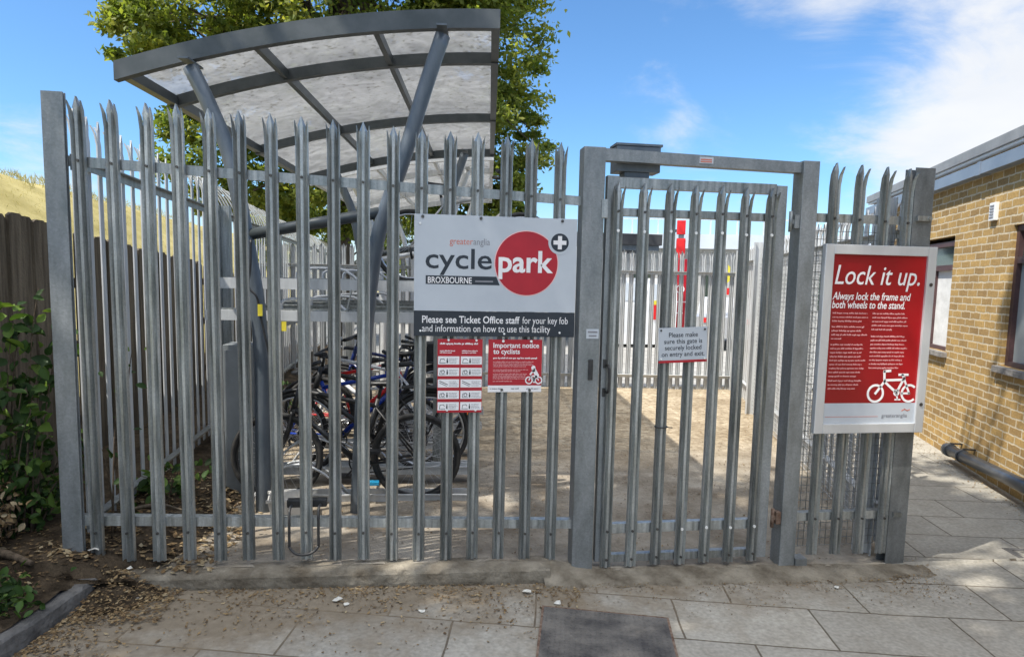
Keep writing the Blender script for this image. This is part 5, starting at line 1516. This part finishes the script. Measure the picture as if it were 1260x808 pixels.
# ------------------------------------------------------------------ litter
P, T, Sz = [], [], []
def scatter(n, xr, yr, zf, smin, smax, tone=(0, 1), dens=None):
    c = 0
    while c < n:
        x, y = rnd.uniform(*xr), rnd.uniform(*yr)
        if dens and rnd.random() > dens(x, y): continue
        P.append((x, y, zf(x, y) + .004)); T.append(rnd.uniform(*tone)); Sz.append(rnd.uniform(smin, smax)); c += 1
pz = lambda x, y: pave_z(x) + .004
scatter(2500, (.08, 2.6), (-.80, -.12), pz, .004, .020, (0, .75), lambda x, y: math.exp((y + .12) * 5.0) * (.25 + .75 * (hn(x, y, 3) > 0)))
scatter(260, (.08, 2.6), (-.75, -.12), pz, .018, .034, (.2, 1), lambda x, y: math.exp((y + .12) * 6))
scatter(1500, (2.5, 4.9), (-.55, -.13), pz, .004, .016, (0, .7), lambda x, y: math.exp((y + .13) * 6) * (.3 + .7 * (hn(x, y, 3) > 0)))
scatter(700, (4.0, 5.0), (-.5, .1), pz, .005, .020, (.1, .9), lambda x, y: math.exp(-((x - 4.65) ** 2 + (y + .05) ** 2) * 9))
scatter(4200, (-1.6, .1), (-1.4, .4), lambda x, y: soil_z(x, y) + .006, .005, .032, (0, .7), lambda x, y: 1.0 if (y > -.12 or x < kx(y) - .11) else 0)
scatter(200, (-1.4, .1), (-1.3, .3), lambda x, y: soil_z(x, y) + .008, .02, .05, (.85, 1), lambda x, y: 1.0 if (y > -.12 or x < kx(y) - .11) else 0)
scatter(1500, (-.2, .6), (-.1, 1.6), lambda x, y: max(soil_z(x, y), yard_z(x, y)) + .008, .012, .06, (0, 1))
scatter(900, (.0, .46), (-.48, -.08), lambda x, y: pave_z(x) + .012 + .10 * math.exp(-((x - .13) / .17) ** 2 - ((y + .13) / .15) ** 2), .006, .032, (0, .9), lambda x, y: 1.0 if x > kx(y) + .01 or y > -.14 else 0)
scatter(1200, (-.05, .40), (-.95, -.12), pz, .006, .028, (0, .9), lambda x, y: math.exp(-(x - kx(y)) * 7) if x > kx(y) + .008 else 0)
scatter(2600, (.3, 5.2), (.05, 3.0), lambda x, y: yard_z(x, y) + .006, .006, .026, (0, .8), lambda x, y: .2 + .8 * (hn(x, y, 2.2, 5) > .15))
scatter(900, (4.2, 6.6), (2.5, 6.3), lambda x, y: yard_z(x, y) + .008, .010, .035, (.3, 1))
scatter(620, (5.2, 8.4), (-.2, 4.2), pz, .006, .026, (.1, 1), lambda x, y: math.exp(-abs((7.80 + .407 * (y - 3.5)) - .15 - x) * 14) if x < 7.80 + .407 * (y - 3.5) - .02 else 0)
n = len(P)
me = leaf_cloud(np.array(P), np.tile([0, 0, 3.0], (n, 1)), np.array(Sz), np.array(T), .5, .2, 0)
tag(link_mesh('leaf_litter', me, M['leaf_dry']), kind='stuff')
# chopped straw and grit heap at the left of the plinth
def scrap(loc, s_, label, group=None):
    mb = MB(); a = rnd.uniform(0, 6.28)
    k = 6
    ring = [(s_ * rnd.uniform(.6, 1.2) * math.cos(a + i * 6.283 / k), s_ * rnd.uniform(.45, .9) * math.sin(a + i * 6.283 / k), rnd.uniform(0, .6) * s_) for i in range(k)]
    mb.add([(0, 0, s_ * .45)] + ring + [(x * .95, y * .95, z - .0015) for x, y, z in ring] + [(0, 0, s_ * .45 - .0015)],
           [(0, i + 1, (i + 1) % k + 1) for i in range(k)] + [(2 * k + 1, (i + 1) % k + k + 1, i + k + 1) for i in range(k)] + [(i + 1, i + k + 1, (i + 1) % k + k + 1, (i + 1) % k + 1) for i in range(k)])
    o = mb.build('paper_scrap', M['paper_scrap'], None, loc)
    return tag(o, label, 'litter', group)
for (x, y, s_, l_) in ((2.30, -.24, .026, 'flat white paper scrap between the plinth end and the dark plate'),
                       (2.45, -.37, .022, 'crumpled white scrap touching the back edge of the dark plate'),
                       (1.28, -.28, .026, 'largest white scrap below the middle of the plinth'),
                       (1.33, -.33, .017, 'small white scrap just right of the largest scrap below the plinth'),
                       (1.72, -.42, .020, 'pale yellow scrap alone on the slabs left of the dark plate'),
                       (.28, -.22, .024, 'white scrap in the corner between kerb and plinth'),
                       (4.17, -.26, .020, 'white scrap on the dirt in front of the red framed poster'),
                       (-.01, -.02, .03, 'white scrap under the first pale beside the left post'),
                       (.17, -.04, .02, 'white scrap under the second pale from the left post')):
    z_ = (pave_z(x) + .006) if y < -.12 else .30 - .1 * (x > .1)
    scrap((x, y, z_), s_, l_, 'white litter scraps')
# fallen branch on the soil
mb = MB(); mb.tube(smooth_path([(-.62, -.02, .34), (-.42, -.09, .335), (-.22, -.20, .315)], 6), [.026, .025, .027, .024, .023, .022, .022, .021, .02, .019, .018, .017, .012], 8)
tag(mb.build('fallen_branch', M['twig']), 'short dark fallen branch lying on the soil bed left of the kerb', 'branch')
mb = MB(); mb.tube([(-.2, .42, .33), (.12, .55, .36), (.36, .50, .30)], [.012, .012, .006], 6); mb.tube([(0.0, .30, .34), (.25, .62, .28)], [.01, .006], 6)
tag(mb.build('dead_stalks', M['wood']), 'pale dead stalks lying inside the fence behind the second pale', 'stalks')
